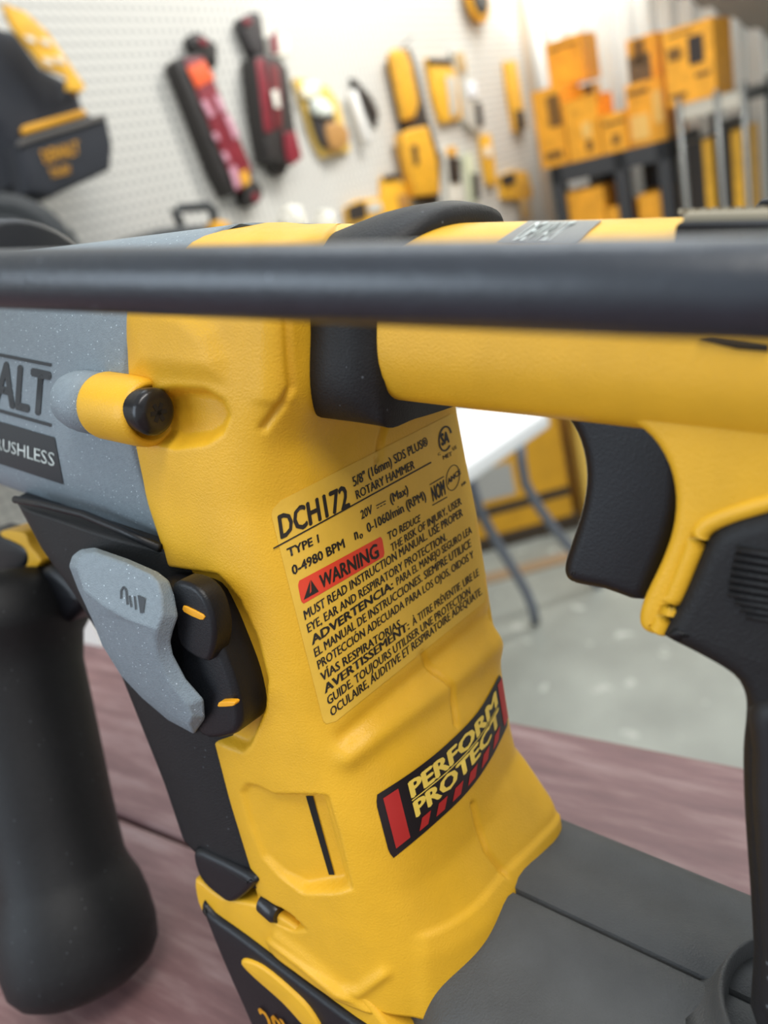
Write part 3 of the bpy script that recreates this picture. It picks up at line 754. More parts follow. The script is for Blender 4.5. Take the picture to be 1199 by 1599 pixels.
# yellow lower band of the foot
V, Fc = tool_prism([(303, 1374), (318, 1382), (345, 1402), (395, 1412), (450, 1440), (520, 1500), (600, 1600), (640, 1660), (560, 1606), (450, 1528), (380, 1474), (330, 1440), (312, 1420), (305, 1398)], 92.5, 104, 1.0, 2); mesh_obj('foot_band', V, Fc, MT['yel'], rh)
V, Fc = tool_prism([(375, 1506), (382, 1500), (410, 1512), (450, 1545), (480, 1575), (500, 1610), (478, 1608), (440, 1568), (395, 1528)], 90.2, 93, .8, 3); mesh_obj('yellow_stripe', V, Fc, MT['yel'], bat)
Vb = t2w_many([T(x, y, 90.9) for x, y in ((340, 1500), (700, 1500), (700, 1800), (340, 1800))]); bvh_q = BVHTree.FromPolygons([Vector(v) for v in Vb], [(0, 1, 2, 3)])
bt2 = Bag(); put_text(bt2, bvh_q, '20V', (420, 1612), (480, 1645), (462, 1602), (402, 1571), .02, lift=.0003); bt2.build('battery_lettering', MT['tick'], bat)

# --- depth rod
a = T(0, 436, 55); b = T(1199, 452, 63); dd = (b-a)
p0, p1 = a-dd*1.15, b+dd*.5
V, Fc = tool_lathe(p0, p1, [(0, 3.1), (.01, 3.35), (.35, 3.4), (.55, 3.55), (.75, 3.72), (.99, 3.75), (1, 3.1)], 64); mesh_obj('depth_rod', V, Fc, MT['rod'], rh, angle=60)
# side handle clamp band round the gear case (left of the frame) that holds the rod
rings = []
for x, g in ((-212, 2), (-210, 4), (-196, 4), (-194, 2)):
    rings.append([(x, 123-(26+g)*math.cos(t), -27+(30+g)*math.sin(t)) for t in np.linspace(0, 2*math.pi, 48, endpoint=False)])
V, Fc = loft_vf(rings); mesh_obj('clamp_band', t2w_many(V), Fc, MT['navy'], rh)
rx = p0+(p1-p0)*((-203-p0[0])/(p1[0]-p0[0])) if p0[0] < -203 else p0+(p1-p0)*.02
V, Fc = box_vf((rx[0]-7, rx[1]-7, rx[2]-7), (14, 0, 0), (0, 45, 0), (0, 0, 14)); o = mesh_obj('rod_clamp', t2w_many(V), Fc, MT['navy'], rh, smooth=False)
# --- side handle
def at_depth(px, py, d): return c2w(ray(px, py)*d)
h0 = at_depth(-10, 900, .238); h1 = at_depth(137, 1522, .226)
ln = np.linalg.norm(h1-h0); k_ = .001/ln
prof = [(0, .012), (.02, .021), (.06, .0245), (.13, .0255), (.16, .0245), (.19, .0215), (.26, .0195), (.45, .0188), (.62, .0181), (.745, .0180), (.775, .0190), (.81, .0207), (.86, .0218), (.92, .0222), (.97, .0214), (1.0, .019), (1.02, .015), (1.03, .008), (1.032, .0001)]
V, Fc = lathe_vf(h0, h1, prof, 56); mn = min(v[2] for v in V); sh_ = TZ+.0005-mn
V = [np.array(v) for v in V]
print('side handle lowest', mn, 'table', TZ)
sh = mesh_obj('side_handle', V, Fc, MT['blk'], rh)
V, Fc = tool_prism([(3, 829), (36, 832), (46, 852), (62, 872), (62, 880), (40, 900), (-8, 924), (-30, 930), (-30, 920), (0, 911), (30, 893), (43, 876), (38, 857), (20, 846), (2, 838)], 117, 126, .5, 3); mesh_obj('handle_ring', V, Fc, MT['yel'], sh)
V, Fc = tool_prism([(-40, 930), (10, 912), (45, 898), (70, 884), (98, 902), (120, 928), (124, 950), (100, 976), (50, 1000), (-40, 1024)], 116, 146, 3.5, 3); mesh_obj('handle_collar', V, Fc, MT['navy'], sh)
V, Fc = tool_prism([(-40, 838), (4, 838), (20, 845), (38, 855), (44, 876), (30, 895), (0, 914), (-40, 928)], 118.5, 130, 2, 3); mesh_obj('handle_neck', V, Fc, MT['navy'], sh)
# ==================================================================== THINGS ON THE TABLE / NEAR
w0 = at_depth(128, 972, .5)
tilt = on_z(108, 992, TZ); 
V, Fc = box_vf(tilt-en*.0-ed*.012, ed*.05, en*.004, UP*.03)
pc = mesh_obj('price_card', V, Fc, S('card_white', (236, 236, 230)), smooth=False); tag(pc, 'small white price card with a yellow top edge standing on the far table edge', 'card')
V, Fc = box_vf(tilt-ed*.012+UP*.020+en*.0041, ed*.05, en*.0003, UP*.006); mesh_obj('yellow_line', V, Fc, S('card_yellow', (240, 205, 70)), pc, smooth=False)

# ==================================================================== WHITE FOLDING TABLE AND BOXES ON FLOOR
WZ = CAM[2]-.56
cA = on_z(857, 638, WZ); cB = on_z(733, 722, WZ)     # front edge, right corner -> left
d1 = nrm(cB-cA); d2 = np.array([d1[1], -d1[0], 0])
if d2@(cA-CAM) < 0: d2 = -d2
cA2 = cA
ft = empty('folding_table', np.append((cA+d1*.6+d2*.35)[:2], 0), 'white folding table with dark bent steel legs beyond the tool handle', 'table')
P2 = [np.array([0, 0]), np.array([1.5, 0]), np.array([1.5, .7]), np.array([0, .7])]
V, Fc = box_vf(cA-UP*.045, d1*.75, d2*.6, UP*.045); o = mesh_obj('tabletop', V, Fc, S('white_table_plastic', (240, 243, 243), rough=.4), ft, smooth=False)
bv = o.modifiers.new('b', 'BEVEL'); bv.width = .012; bv.segments = 4
legm = S('grey_steel_tube', (104, 110, 120), rough=.45, metal=.2)
def ray_plane(px, py, p, nn):
    d = M@ray(px, py); return CAM+d*(((p-CAM)@nn)/(d@nn))
lp0 = on_z(836, 972, .012); 
ax = nrm(np.array([ (M@np.array([0, 0, 1.]))[0], (M@np.array([0, 0, 1.]))[1], 0]))
L1 = [ray_plane(x, y, lp0, ax) for x, y in ((748, 795), (765, 828), (785, 862), (805, 895), (822, 925), (832, 950), (836, 972))]
V, Fc = pathtube_vf([np.array([L1[0][0]-.02, L1[0][1], WZ-.04])]+L1, .0145, 12); mesh_obj('leg', V, Fc, legm, ft)
lp1 = on_z(930, 905, .012)
L2 = [ray_plane(x, y, lp0+ax*.12, ax) for x, y in ((812, 690), (814, 720), (820, 755), (840, 790), (865, 825), (890, 855), (925, 900), (945, 930))]
V, Fc = pathtube_vf(L2, .0145, 12); mesh_obj('leg', V, Fc, legm, ft)
# floor boxes under the table
def frame_box(name, c, e, f, sx, sy, sz, m, parent=None, **k):
    V, Fc = box_vf(c, e*sx, f*sy, UP*sz); return mesh_obj(name, V, Fc, m, parent, smooth=False, **k)
ybox = S('yellow_carton', (214, 158, 30), rough=.6, noise=.08, nscale=14)
obox = S('orange_yellow_carton', (240, 168, 44), rough=.55, noise=.16, nscale=26)
dimp = S('print_dark', (60, 48, 34), rough=.6)
e_, f_ = nrm(np.array([xc[0], xc[1], 0])), None
b0 = on_z(735, 872, 0)+ax*.03; rt = nrm(np.array([ax[1], -ax[0], 0]))
if rt@(M@np.array([1., 0, 0])) < 0: rt = -rt
fb1 = empty('storage_carton', b0+rt*.2, 'large yellow cardboard carton on the floor under the white folding table', 'box')
frame_box('carton_body', b0, rt, ax, .40, .26, .46, ybox, fb1)
frame_box('dark_base', b0-ax*.012, rt, ax, .42, .012, .05, dimp, fb1)
frame_box('carton_stripe', b0-ax*.003+UP*.13, rt, ax, .40, .003, .035, dimp, fb1)
V, Fc = box_vf(b0-ax*.003+rt*.05+UP*.19, rt*.16, ax*.003, UP*.12); mesh_obj('white_print', V, Fc, S('grey_print', (170, 170, 165)), fb1, smooth=False)
b1 = b0+rt*.44-ax*.05
fb2 = empty('storage_carton', b1+rt*.2, 'tall yellow carton with a pale printed side, right behind the black trigger', 'box')
frame_box('carton_body', b1, rt, ax, .5, .3, .62, S('pale_yellow_carton', (222, 184, 84), noise=.1, nscale=8), fb2)
frame_box('round_print', b1-ax*.003+rt*.05+UP*.46, rt, ax, .05, .003, .05, dimp, fb2)
b2 = b0-rt*.5-ax*.02
fb3 = frame_box('cardboard_sheet', on_z(715, 925, 0.0), rt, ax, .42, .06, .008, S('cardboard_tan', (150, 126, 98), rough=.7))
tag(fb3, 'tan cardboard strip lying on the concrete floor in front of the yellow carton', 'cardboard')

# ==================================================================== PEGBOARD GOODS
def wall_prism(px_poly, th, r=.004, off=.004, smooth=0):
    P = [on_wall(x, y, off+th) for x, y in px_poly]
    Q = [((p-A)@wd_, p[2]) for p in P]
    if smooth: Q = catmull(Q, smooth)
    f = lambda a, b, d: A+wd_*a+wn*d+UP*(b-A[2])
    return prism_vf(Q, f, off+th, off, -0 if False else r) if False else prism_vf2(Q, f, off, off+th, r)
def prism_vf2(Q, f, d0, d1, r): return prism_vf(Q, f, d0, d1, min(r, (d1-d0)*.45), 3)
def wp(name, poly, th, m, parent=None, off=.004, r=.004, smooth=0, **k):
    V, Fc = wall_prism(poly, th, r, off, smooth); return mesh_obj(name, V, Fc, m, parent, angle=40, **k)
def wroot(name, px_, py_, label, cat, group=None):
    p = on_wall(px_, py_, .0); return empty(name, p, label, cat, group)
navyc = S('navy_canvas', (38, 41, 48), rough=.8, noise=.1, nscale=20); yelt = S('yellow_trim', (226, 164, 44), rough=.7)
cardy = S('yellow_card', (235, 178, 52), rough=.5, noise=.15, nscale=30); cardd = S('card_dark', (44, 40, 38), rough=.5)
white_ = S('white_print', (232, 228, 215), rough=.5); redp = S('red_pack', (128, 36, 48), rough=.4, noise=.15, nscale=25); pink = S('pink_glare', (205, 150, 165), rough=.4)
orange = S('orange_sticker', (238, 96, 44), rough=.5); clearp = S('clear_blister', (196, 194, 184), rough=.25); metal_ = S('steel_part', (150, 150, 150), rough=.3, metal=.6)
# tool bag
bg = wroot('tool_bag', 80, 300, 'black canvas tool bag with yellow trim hanging on the pegboard at far left', 'bag')
wp('bag_body', [(-60, 20), (10, 40), (30, 45), (70, 100), (125, 130), (138, 170), (150, 175), (160, 190), (140, 270), (80, 305), (20, 290), (-5, 200), (-60, 150)], .16, navyc, bg, r=.03)
wp('front_pocket', [(28, 222), (168, 178), (178, 225), (175, 264), (80, 308), (45, 300), (38, 260)], .06, navyc, bg, off=.165, r=.012)
wp('yellow_trim', [(34, 203), (38, 196), (130, 170), (137, 176), (132, 182), (38, 210)], .01, yelt, bg, off=.165, r=.003)
wp('pocket_flap', [(30, 222), (33, 217), (160, 178), (165, 186), (60, 218), (32, 228)], .012, S('flap_grey', (92, 88, 84), rough=.7), bg, off=.22, r=.003)
bvw = lambda off: BVHTree.FromPolygons([Vector(on_wall(x, y, off)) for x, y in ((-300, -300), (1300, -300), (1300, 900), (-300, 900))], [(0, 1, 2, 3)])
tb_ = Bag(); bq = bvw(.228); put_text(tb_, bq, 'DEWALT', (70, 256), (124, 240), (121, 220), (62, 236), .03, lift=.001)
put_text(tb_, bq, 'TOUGH', (80, 279), (110, 270), (107, 256), (75, 265), .03, lift=.001); tb_.build('bag_lettering', yelt, bg)
tg = wroot('hang_tag', 60, 60, 'yellow printed swing tag hanging over the black tool bag', 'tag')
wp('tag_card', [(5, 5), (40, 18), (75, 50), (120, 115), (134, 135), (128, 143), (106, 140), (106, 118), (70, 105), (20, 40)], .012, cardy, tg, off=.2, r=.002)
for a_ in ((38, 55), (62, 60), (66, 90), (84, 88)):
    wp('tag_print', [(a_[0], a_[1]), (a_[0]+13, a_[1]+2), (a_[0]+20, a_[1]+12), (a_[0]+8, a_[1]+10)], .003, white_, tg, off=.213, r=.001)
V, Fc = pathtube_vf([on_wall(106, 120, .19), on_wall(115, 136, .19), on_wall(118, 146, .17)], .006); mesh_obj('tag_strap', V, Fc, yelt, tg)
# red level sets
t1 = wroot('level_set', 340, 310, 'red boxed level set with a square orange sticker, nearer of the two hanging', 'level', 'red level sets')
wp('box', [(275, 96), (283, 88), (310, 82), (322, 90), (345, 150), (368, 200), (395, 262), (398, 275), (372, 302), (360, 306), (340, 268), (310, 190)], .05, cardd, t1, r=.006)
wp('red_face', [(288, 92), (318, 88), (392, 262), (390, 275), (372, 300), (330, 200)], .004, redp, t1, off=.055, r=.001)
wp('orange_sticker', [(292, 106), (318, 94), (336, 122), (308, 138)], .002, orange, t1, off=.06, r=.0005)
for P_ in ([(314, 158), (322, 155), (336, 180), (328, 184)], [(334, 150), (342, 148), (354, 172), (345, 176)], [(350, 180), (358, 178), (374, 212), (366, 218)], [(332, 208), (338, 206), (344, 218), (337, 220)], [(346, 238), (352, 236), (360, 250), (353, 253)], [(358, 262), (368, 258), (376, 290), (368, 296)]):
    wp('print_or_glare_patch', P_, .002, pink, t1, off=.06, r=.0005)  # pink patches are glare painted onto the red face, not print
wp('yellow_patch', [(374, 270), (385, 264), (392, 284), (380, 292)], .002, yelt, t1, off=.06, r=.0005)
wp('top_knob', [(297, 58), (310, 50), (332, 64), (340, 72), (338, 105), (326, 92), (305, 78)], .03, cardd, t1, r=.006, smooth=3)
wp('red_knob_cap', [(308, 60), (318, 58), (328, 68), (318, 72)], .006, redp, t1, off=.035, r=.002)
wp('bottom_cap', [(385, 288), (398, 280), (410, 294), (408, 312), (394, 322), (384, 312)], .04, cardd, t1, r=.006, smooth=3)
wp('red_foot_cap', [(394, 304), (402, 300), (406, 310), (398, 316)], .006, redp, t1, off=.045, r=.002)
t2 = wroot('level_set', 430, 260, 'red boxed level set hanging right of the one with the orange sticker', 'level', 'red level sets')
wp('box', [(398, 88), (418, 84), (440, 92), (450, 110), (462, 200), (468, 245), (458, 258), (420, 250), (412, 205), (404, 150)], .06, cardd, t2, r=.006)
wp('red_face', [(400, 92), (412, 90), (420, 140), (426, 205), (414, 206)], .004, redp, t2, off=.065, r=.001)
wp('red_face', [(420, 96), (436, 104), (440, 150), (440, 200), (430, 200), (426, 150)], .004, S('dark_red_pack', (110, 34, 38)), t2, off=.065, r=.001)
wp('red_panel', [(444, 206), (462, 205), (472, 245), (460, 256), (450, 250)], .01, redp, t2, off=.065, r=.001)
wp('white_print', [(424, 142), (434, 140), (438, 168), (430, 168)], .002, white_, t2, off=.07, r=.0005)
wp('handle', [(377, 32), (384, 24), (398, 18), (408, 24), (412, 50), (416, 84), (402, 88), (388, 62)], .035, S('dark_plastic', (58, 54, 54)), t2, r=.006, smooth=3)
wp('red_handle_cap', [(379, 30), (388, 26), (396, 34), (386, 40)], .006, redp, t2, off=.04, r=.002)
wp('bottom_cap', [(424, 248), (440, 250), (450, 262), (444, 274), (432, 266)], .04, cardd, t2, r=.006, smooth=3)
t2b = wroot('small_carton', 437, 85, 'small red and cream carton behind the top of the second level set', 'box')
wp('carton_body', [(424, 54), (434, 48), (452, 58), (452, 86), (428, 88)], .05, white_, t2b, r=.003)
wp('red_side', [(423, 56), (433, 48), (436, 82), (426, 86)], .003, redp, t2b, off=.054, r=.001)
# gold clamshell
t3 = wroot('clamshell_pack', 500, 245, 'gold blister pack with white round parts on the pegboard', 'blister pack')
wp('blister_card', [(460, 122), (480, 124), (512, 135), (530, 160), (548, 232), (545, 238), (504, 246), (490, 220)], .015, S('gold_card', (222, 186, 96)), t3, r=.003)
wp('white_disc', [(478, 128), (496, 126), (503, 140), (492, 152), (476, 150)], .02, S('cream_part', (240, 232, 205)), t3, off=.019, r=.006, smooth=3)
wp('dark_holder', [(488, 156), (508, 152), (520, 170), (526, 200), (520, 228), (506, 226), (492, 190)], .02, S('dark_plastic', (58, 54, 54)), t3, off=.019, r=.006, smooth=3)
wp('white_dome', [(492, 156), (506, 152), (522, 168), (518, 180), (498, 176)], .03, S('pale_part', (226, 232, 222)), t3, off=.03, r=.008, smooth=3)
wp('brown_part', [(512, 192), (540, 196), (546, 220), (530, 234), (516, 226)], .03, S('brown_part', (176, 130, 72)), t3, off=.019, r=.006, smooth=3)
t4 = wroot('sealant_tube', 570, 225, 'white tube with a black applicator hanging right of the gold pack', 'tube')
V, Fc = lathe_vf(on_wall(548, 142, .03), on_wall(573, 226, .03), [(0, .01), (.03, .018), (.9, .019), (1, .014)], 20); mesh_obj('tube_body', V, Fc, S('white_tube', (226, 224, 218)), t4)
wp('black_applicator', [(548, 122), (554, 122), (580, 150), (592, 176), (588, 200), (578, 180)], .012, cardd, t4, r=.003)
# long yellow blister in the middle
t5 = wroot('saw_blister_pack', 655, 320, 'long black and yellow tool pack hanging in the centre of the pegboard', 'blister pack')
wp('backing', [(610, 92), (616, 78), (640, 74), (650, 100), (668, 180), (690, 250), (686, 320), (655, 318), (628, 190)], .02, cardd, t5, r=.003)
wp('yellow_handle', [(614, 82), (620, 74), (636, 78), (644, 100), (656, 160), (650, 184), (636, 186), (628, 150)], .035, S('yellow_tool', (226, 166, 44), noise=.15, nscale=40), t5, off=.024, r=.012)
wp('yellow_body', [(628, 208), (645, 200), (668, 196), (684, 250), (688, 302), (652, 306), (640, 262)], .04, S('yellow_tool', (226, 166, 44)), t5, off=.024, r=.008)
wp('dark_window', [(642, 228), (650, 224), (655, 255), (648, 262)], .003, cardd, t5, off=.064, r=.001)
V, Fc = pathtube_vf([on_wall(622, 76, .02), on_wall(630, 70, .06), on_wall(645, 56, .1)], .003); mesh_obj('hook', V, Fc, metal_, t5)
def pack(label, poly, prints, th=.02, m=cardy, name='hanging_pack', grp='small carded packs on the pegboard', cat='carded pack'):
    c = np.mean(poly, 0); r = wroot(name, c[0], max(p[1] for p in poly), label, cat, grp)
    wp('card', poly, th, m, r, r=.002)
    for P_, mm in prints: wp('print_or_glare_patch', P_, .008, mm, r, off=th+.004, r=.002)
pack('square yellow carded pack with a black top strip', [(668, 90), (700, 92), (714, 120), (722, 185), (690, 192), (678, 150)], [([(670, 90), (706, 92), (708, 100), (672, 99)], cardd), ([(698, 118), (712, 120), (716, 178), (706, 182)], clearp)])
pack('clear blister pack with a bright glare patch beside the square yellow pack', [(706, 78), (728, 76), (738, 120), (756, 195), (742, 206), (726, 190), (716, 130)], [([(712, 82), (724, 80), (730, 110), (718, 114)], S('tan_card', (190, 160, 110))), ([(730, 128), (742, 126), (746, 150), (734, 152)], S('glare_white', (235, 240, 246))), ([(744, 160), (752, 160), (756, 196), (748, 198)], cardd)], m=clearp)  # the white patch is a glare highlight painted on the blister
pack('narrow yellow carded pack near the wall corner', [(790, 96), (806, 94), (812, 130), (824, 200), (806, 206), (796, 150)], [([(806, 172), (818, 172), (822, 200), (810, 204)], cardd)])
pack('tiny white and black card with a yellow cap, left of two', [(694, 232), (712, 228), (718, 250), (726, 315), (706, 318)], [([(700, 246), (718, 246), (720, 285), (704, 285)], cardd), ([(698, 230), (712, 228), (714, 242), (700, 243)], yelt)], m=white_)
pack('tiny white and green card hanging right of the tiny card with the yellow cap', [(726, 240), (738, 238), (750, 300), (748, 318), (736, 318)], [([(738, 270), (748, 272), (750, 310), (742, 312)], cardd)], m=S('pale_green_card', (206, 210, 180)))
pack('slim yellow pack hanging above the small round cutter pack', [(752, 212), (766, 208), (774, 260), (776, 290), (764, 288), (756, 250)], [([(758, 230), (766, 228), (768, 244), (760, 246)], white_)])
pack('small yellow and dark round cutter pack low by the corner', [(782, 275), (800, 266), (824, 268), (832, 300), (828, 312), (786, 310)], [([(784, 274), (804, 268), (806, 286), (786, 290)], cardd), ([(812, 312), (826, 310), (832, 340), (818, 345)], S('tan_card', (190, 160, 110)))])
pack('yellow carded pack just behind the tool top, left of the long pack', [(598, 276), (610, 272), (636, 290), (644, 330), (634, 350), (600, 350)], [([(600, 274), (622, 270), (624, 278), (602, 282)], cardd), ([(622, 305), (636, 302), (640, 325), (628, 330)], S('brown_part', (176, 130, 72)))])
pack('low yellow and black card beside the white lumps', [(542, 324), (560, 312), (600, 308), (605, 350), (546, 352)], [([(544, 322), (570, 314), (574, 340), (548, 346)], cardd), ([(574, 318), (594, 314), (598, 330), (578, 334)], clearp)])
rl = wroot('tape_reel', 745, 20, 'yellow and black reel cut off by the top edge of the picture', 'reel')
ctr_ = on_wall(744, -6, .03)
rings = []
for t in np.linspace(0, 2*math.pi, 40, endpoint=False):
    c = ctr_+.085*(math.cos(t)*wd_+math.sin(t)*UP); d = math.cos(t)*wd_+math.sin(t)*UP
    rings.append([c+.016*(math.cos(q)*d+math.sin(q)*wn) for q in np.linspace(0, 2*math.pi, 10, endpoint=False)])
V, Fc = loft_vf(rings+[rings[0]], cap=False); mesh_obj('reel_ring', V, Fc, yelt, rl)
V, Fc = lathe_vf(ctr_-wn*.015, ctr_+wn*.02, [(0, .05), (0, .07), (1, .07), (1, .05), (.9, .001)], 30); mesh_obj('reel_core', V, Fc, cardd, rl)

# ledge on the pegboard with cases
LZ = CAM[2]-.15
lp_ = on_wall(60, 500, 0); 
s0 = np.append((A-wd_*1.2)[:2], LZ-.03)
V, Fc = box_vf(s0+wn*.001, wd_*2.45, wn*.34, UP*.03); ledge = mesh_obj('wall_shelf', V, Fc, S('shelf_grey', (150, 150, 146)), smooth=False); tag(ledge, 'grey shelf running along the pegboard wall behind the rotary hammer', 'shelf')
def ledge_pt(px_, off):                              # where column px meets the ledge plane at an offset from the wall
    p = on_wall(px_, 360, off); return p
def ledge_prism(poly, off0, th, name, m, parent, r=.004, smooth=0, clamp=True):
    V, Fc = wall_prism(poly, th, r, off0, smooth); V = [np.array(v) for v in V]
    return mesh_obj(name, V, Fc, m, parent, angle=40)
tcs = wroot('tool_case', 320, 372, 'black tool case with a carry handle and yellow latch on the wall shelf', 'case')
pb = on_wall(320, 360, .1)[2]
ledge_prism([(226, 374), (250, 356), (275, 352), (330, 350), (372, 352), (392, 356), (398, 378), (398, 425), (226, 462)], .04, .16, 'case_lid', S('case_black', (52, 56, 58)), tcs, r=.01)
P_ = [on_wall(x, y, .13) for x, y in ((283, 352), (272, 328), (280, 325), (326, 322), (333, 328), (334, 352))]
V, Fc = pathtube_vf(P_, .011, 12); mesh_obj('carry_handle', V, Fc, S('case_black', (52, 56, 58)), tcs)
ledge_prism([(333, 346), (345, 343), (358, 346), (364, 362), (360, 372), (338, 372)], .2, .03, 'yellow_latch', yelt, tcs, r=.008)
for (x, y, s_), lb in zip(((455, 344, .038), (508, 345, .03)), ('larger crumpled white paper lump behind the yellow tool top', 'smaller crumpled white paper lump behind the yellow tool top')):
    c = on_wall(x, y, .12); bm = bmesh.new(); bmesh.ops.create_icosphere(bm, subdivisions=3, radius=s_)
    for v in bm.verts: v.co *= 1+.25*math.sin(v.co.x*170+v.co.y*90)*math.cos(v.co.z*140)
    zb = min(v.co.z for v in bm.verts); V = [c+np.array(v.co) for v in bm.verts]; Fc = [tuple(v.index for v in f.verts) for f in bm.faces]; bm.free()
    dz = 0
    o = mesh_obj('paper_lump', V, Fc, S('paper_white', (244, 240, 226)), smooth=False); tag(o, lb, 'paper')
    hh = o.location.z-LZ
    if hh > 0:                                        # small stand under it
        o2_ = frame_box('lump_base', np.append((c-wd_*.03-wn*.03)[:2], LZ), wd_, wn, .06, .06, hh+.01, S('paper_white', (244, 240, 226)), None); o2_.name = 'small_carton'
        tag(o2_, 'white carton on the wall shelf carrying the '+lb.split(' ')[0]+' paper lump', 'box')
# black wheel and dark case at far left
wh = wroot('cable_reel', 30, 400, 'black round cable reel at the left edge behind the tool', 'reel')
cw = on_wall(18, 408, .2); ang = nrm(wn*.75-wd_*.66)
V, Fc = lathe_vf(cw-ang*.03, cw+ang*.03, [(0, .02), (0, .108), (.1, .12), (.3, .12), (.4, .1), (.6, .1), (.7, .12), (.9, .12), (1, .108), (1, .095), (.86, .09), (.86, .03), (1.05, .028), (1.05, .001)], 64); mesh_obj('reel_flange', V, Fc, S('case_black', (52, 56, 58)), wh, angle=40)
V, Fc = box_vf(np.append((cw-ang*.06)[:2], LZ)-wd_*.1, wd_*.2, ang*.1, UP*.02); mesh_obj('reel_stand', V, Fc, cardd, wh, smooth=False)
dc = wroot('small_case', 100, 390, 'small dark grey case with a yellow clip beside the black cable reel', 'case')
ledge_prism([(72, 356), (108, 352), (118, 360), (132, 386), (134, 480), (70, 500)], .04, .12, 'case_body', S('case_grey', (84, 88, 88)), dc, r=.01)
ledge_prism([(88, 386), (92, 382), (108, 382), (108, 394), (88, 394)], .16, .01, 'yellow_clip', yelt, dc, r=.003)

# ==================================================================== SHELVES WITH CARTONS BY THE BACK WALL
def bk(px_, py_, off): return on_back(px_, py_, off)
def carton(xl, xr, yt, yb, off, dep, label, m=obox, prints=(), group='yellow tool cartons on the back shelves', name='tool_carton', zb=None):
    a_ = bk(xl, yb, off); b_ = bk(xr, yb-(xr-xl)*.26, off); t_ = bk(xl, yt, off)
    w_ = (b_-a_)@be; h_ = t_[2]-a_[2]
    if zb is not None: h_ += a_[2]-zb; a_[2] = zb
    r = empty(name, a_+be*w_/2-bn*dep/2, label, 'box', group)
    frame_box('carton_body', a_, be, -bn, w_, dep, h_, m, r)
    for (u0, u1, v0, v1, mm) in prints:
        frame_box('printed_panel', a_+be*w_*u0+UP*h_*v0+bn*.003, be, -bn, w_*(u1-u0), .003, h_*(v1-v0), mm, r)
    return r
dk = S('shelf_charcoal', (58, 60, 64), rough=.5); ch = S('chrome_wire', (128, 130, 128), rough=.35, metal=.6)
OF = .62
sa = bk(858, 262, OF); sb_ = bk(1044, 218, OF); SZ = (sa[2]+sb_[2])/2
swid = (sb_-sa)@be
dsh = empty('shelf_unit', np.append((sa+be*swid/2-bn*.2)[:2], 0), 'dark charcoal steel shelf unit loaded with yellow cartons at the back wall', 'shelf')
o0_ = np.append(sa[:2], SZ)
frame_box('shelf_board', o0_-UP*.07, be, -bn, swid, .5, .07, dk, dsh)
frame_box('shelf_board', o0_-UP*.62, be, -bn, swid, .5, .05, dk, dsh)
for u, v in ((0, 0), (swid-.05, 0), (0, .45), (swid-.05, .45), (swid*.55, 0)): frame_box('post', np.append((o0_+be*u-bn*v)[:2], 0), be, -bn, .05, .05, SZ, dk, dsh)
pr = S('carton_print', (120, 84, 34), rough=.6); pl_ = S('carton_pale', (240, 196, 110), rough=.6)
cz = SZ
carton(846, 888, 140, 258, OF-.02, .22, 'tall narrow yellow carton at the left end of the dark shelf', prints=((.5, .95, .5, .9, pr), (.2, .8, .1, .2, pr)), zb=cz)
carton(890, 940, 158, 250, OF+.0, .2, 'upright yellow carton with a pale spot, in front of the tall narrow one', prints=((.5, .75, .35, .6, pl_), (.55, .75, .12, .3, pr)), zb=cz)
carton(860, 914, 66, 140, OF-.2, .2, 'yellow carton alone on top of the left stack', prints=((.1, .9, .8, .86, pr),), zb=None)
carton(896, 926, 138, 157, OF-.24, .1, 'small dark topped carton between the left stack cartons', m=cardy, prints=((.6, 1, .2, 1, cardd),), zb=None)
carton(943, 981, 180, 240, OF+.0, .2, 'low wide yellow carton in the middle of the dark shelf', prints=((.1, .95, .72, .8, pr), (.4, .7, .2, .45, pr)), zb=cz)
carton(985, 1042, 132, 228, OF-.03, .3, 'large yellow carton at the right of the dark shelf', prints=((.05, .6, .82, .9, pr), (.7, .95, .3, .8, pl_), (.05, .55, .1, .5, pl_)), zb=cz)
carton(984, 1030, 62, 134, OF-.1, .22, 'yellow carton with a dark printed tool on top of the right stack', prints=((0, .75, .02, .62, S('print_brown', (104, 84, 58))), (.2, .6, .4, .95, pr)), zb=None)
for x0_, x1_, t_, b_, lb in ((872, 945, 305, 352, 'orange yellow carton on the lower left of the dark shelf'), (950, 985, 325, 352, 'small orange carton in the middle of the lower dark shelf'), (1000, 1040, 305, 350, 'orange yellow carton on the lower right of the dark shelf')):
    carton(x0_, x1_, t_, b_, OF-.02, .2, lb, zb=o0_[2]-.57)
for x0_, x1_, lb in ((945, 968, 'black upright tool case left on the middle bay'), (1010, 1035, 'black upright tool case right on the middle bay'), (1040, 1050, 'slim dark tool case at the right end of the dark shelf')):
    r = carton(x0_, x1_, 242, 330, OF-.28, .15, lb, m=cardd, group='dark cases under the dark shelf', name='tool_case', zb=o0_[2]-.57)
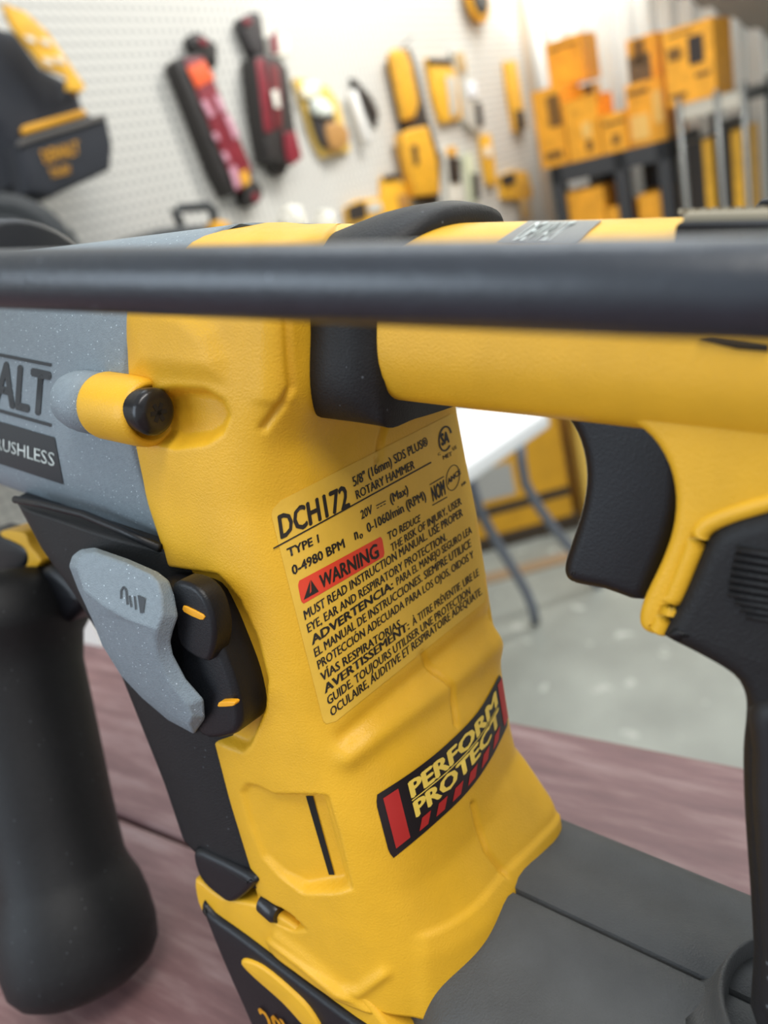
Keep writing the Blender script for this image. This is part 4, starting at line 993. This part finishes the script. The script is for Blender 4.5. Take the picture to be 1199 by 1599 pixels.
# wire shelf on the right
OW = .75
wa = bk(1060, 165, OW); wb_ = bk(1160, 138, OW); WZ2 = (wa[2]+wb_[2])/2; ww = (wb_-wa)@be
ws = empty('wire_shelf', np.append((wa+be*ww/2-bn*.25)[:2], 0), 'chrome wire shelf rack at the right by the white metal wall', 'shelf')
w0_ = np.append(wa[:2], WZ2)
frame_box('shelf_rim', w0_-UP*.05, be, -bn, ww, .012, .05, S('pale_rim', (196, 190, 176)), ws)
frame_box('shelf_rim', w0_-UP*.05-bn*.5, be, -bn, ww, .012, .05, ch, ws)
for k in range(26): frame_box('wire', w0_+be*(ww*k/25)-UP*.01, be, -bn, .006, .5, .006, ch, ws)
for u in (.0, .60, 1.0):
    for v in (0, .5):
        q_ = w0_+be*ww*u-bn*v; V, Fc = tube_vf((q_[0], q_[1], 0), (q_[0], q_[1], WZ2+.02), .011, n=12); mesh_obj('post', V, Fc, ch if v == 0 else dk, ws)
frame_box('lower_shelf', w0_-UP*.68, be, -bn, ww, .5, .04, S('pale_metal', (200, 204, 208)), ws)
carton(1042, 1118, 48, 152, OW-.02, .3, 'big yellow carton with a dark printed saw on the wire shelf', prints=((.5, .8, .48, .84, S('print_black', (50, 40, 34))), (.08, .35, .6, .76, pr), (.05, .4, .1, .16, pr), (.6, .9, .3, .36, pr), (.12, .6, .9, .93, pr)), zb=WZ2)
lz = w0_[2]-.64
for xl, xr, t_, mm, lb in ((1102, 1116, 218, cardy, 'thin yellow carton standing on the lower wire shelf, left one'), (1146, 1168, 204, cardy, 'yellow carton standing on the lower wire shelf, right one'), (1074, 1100, 224, cardd, 'dark case standing at the left of the lower wire shelf'), (1128, 1144, 190, cardd, 'tall thin dark case on the lower wire shelf between yellow cartons')):
    carton(xl, xr, t_, 300, OW-.1, .25, lb, m=mm, group='goods on the lower wire shelf', zb=lz, name='tool_carton' if mm is cardy else 'tool_case')
carton(1082, 1118, 345, 375, OW-.1, .25, 'white storage bin under the lower wire shelf', m=S('bin_white', (214, 218, 222)), group=None, name='storage_bin', zb=None)
# ceiling lamp bodies
for x, y, L__ in ((.7, -.7, 1.6), (-.9, 2.2, 2.4), (1.8, 3.4, 2.4)):
    pass
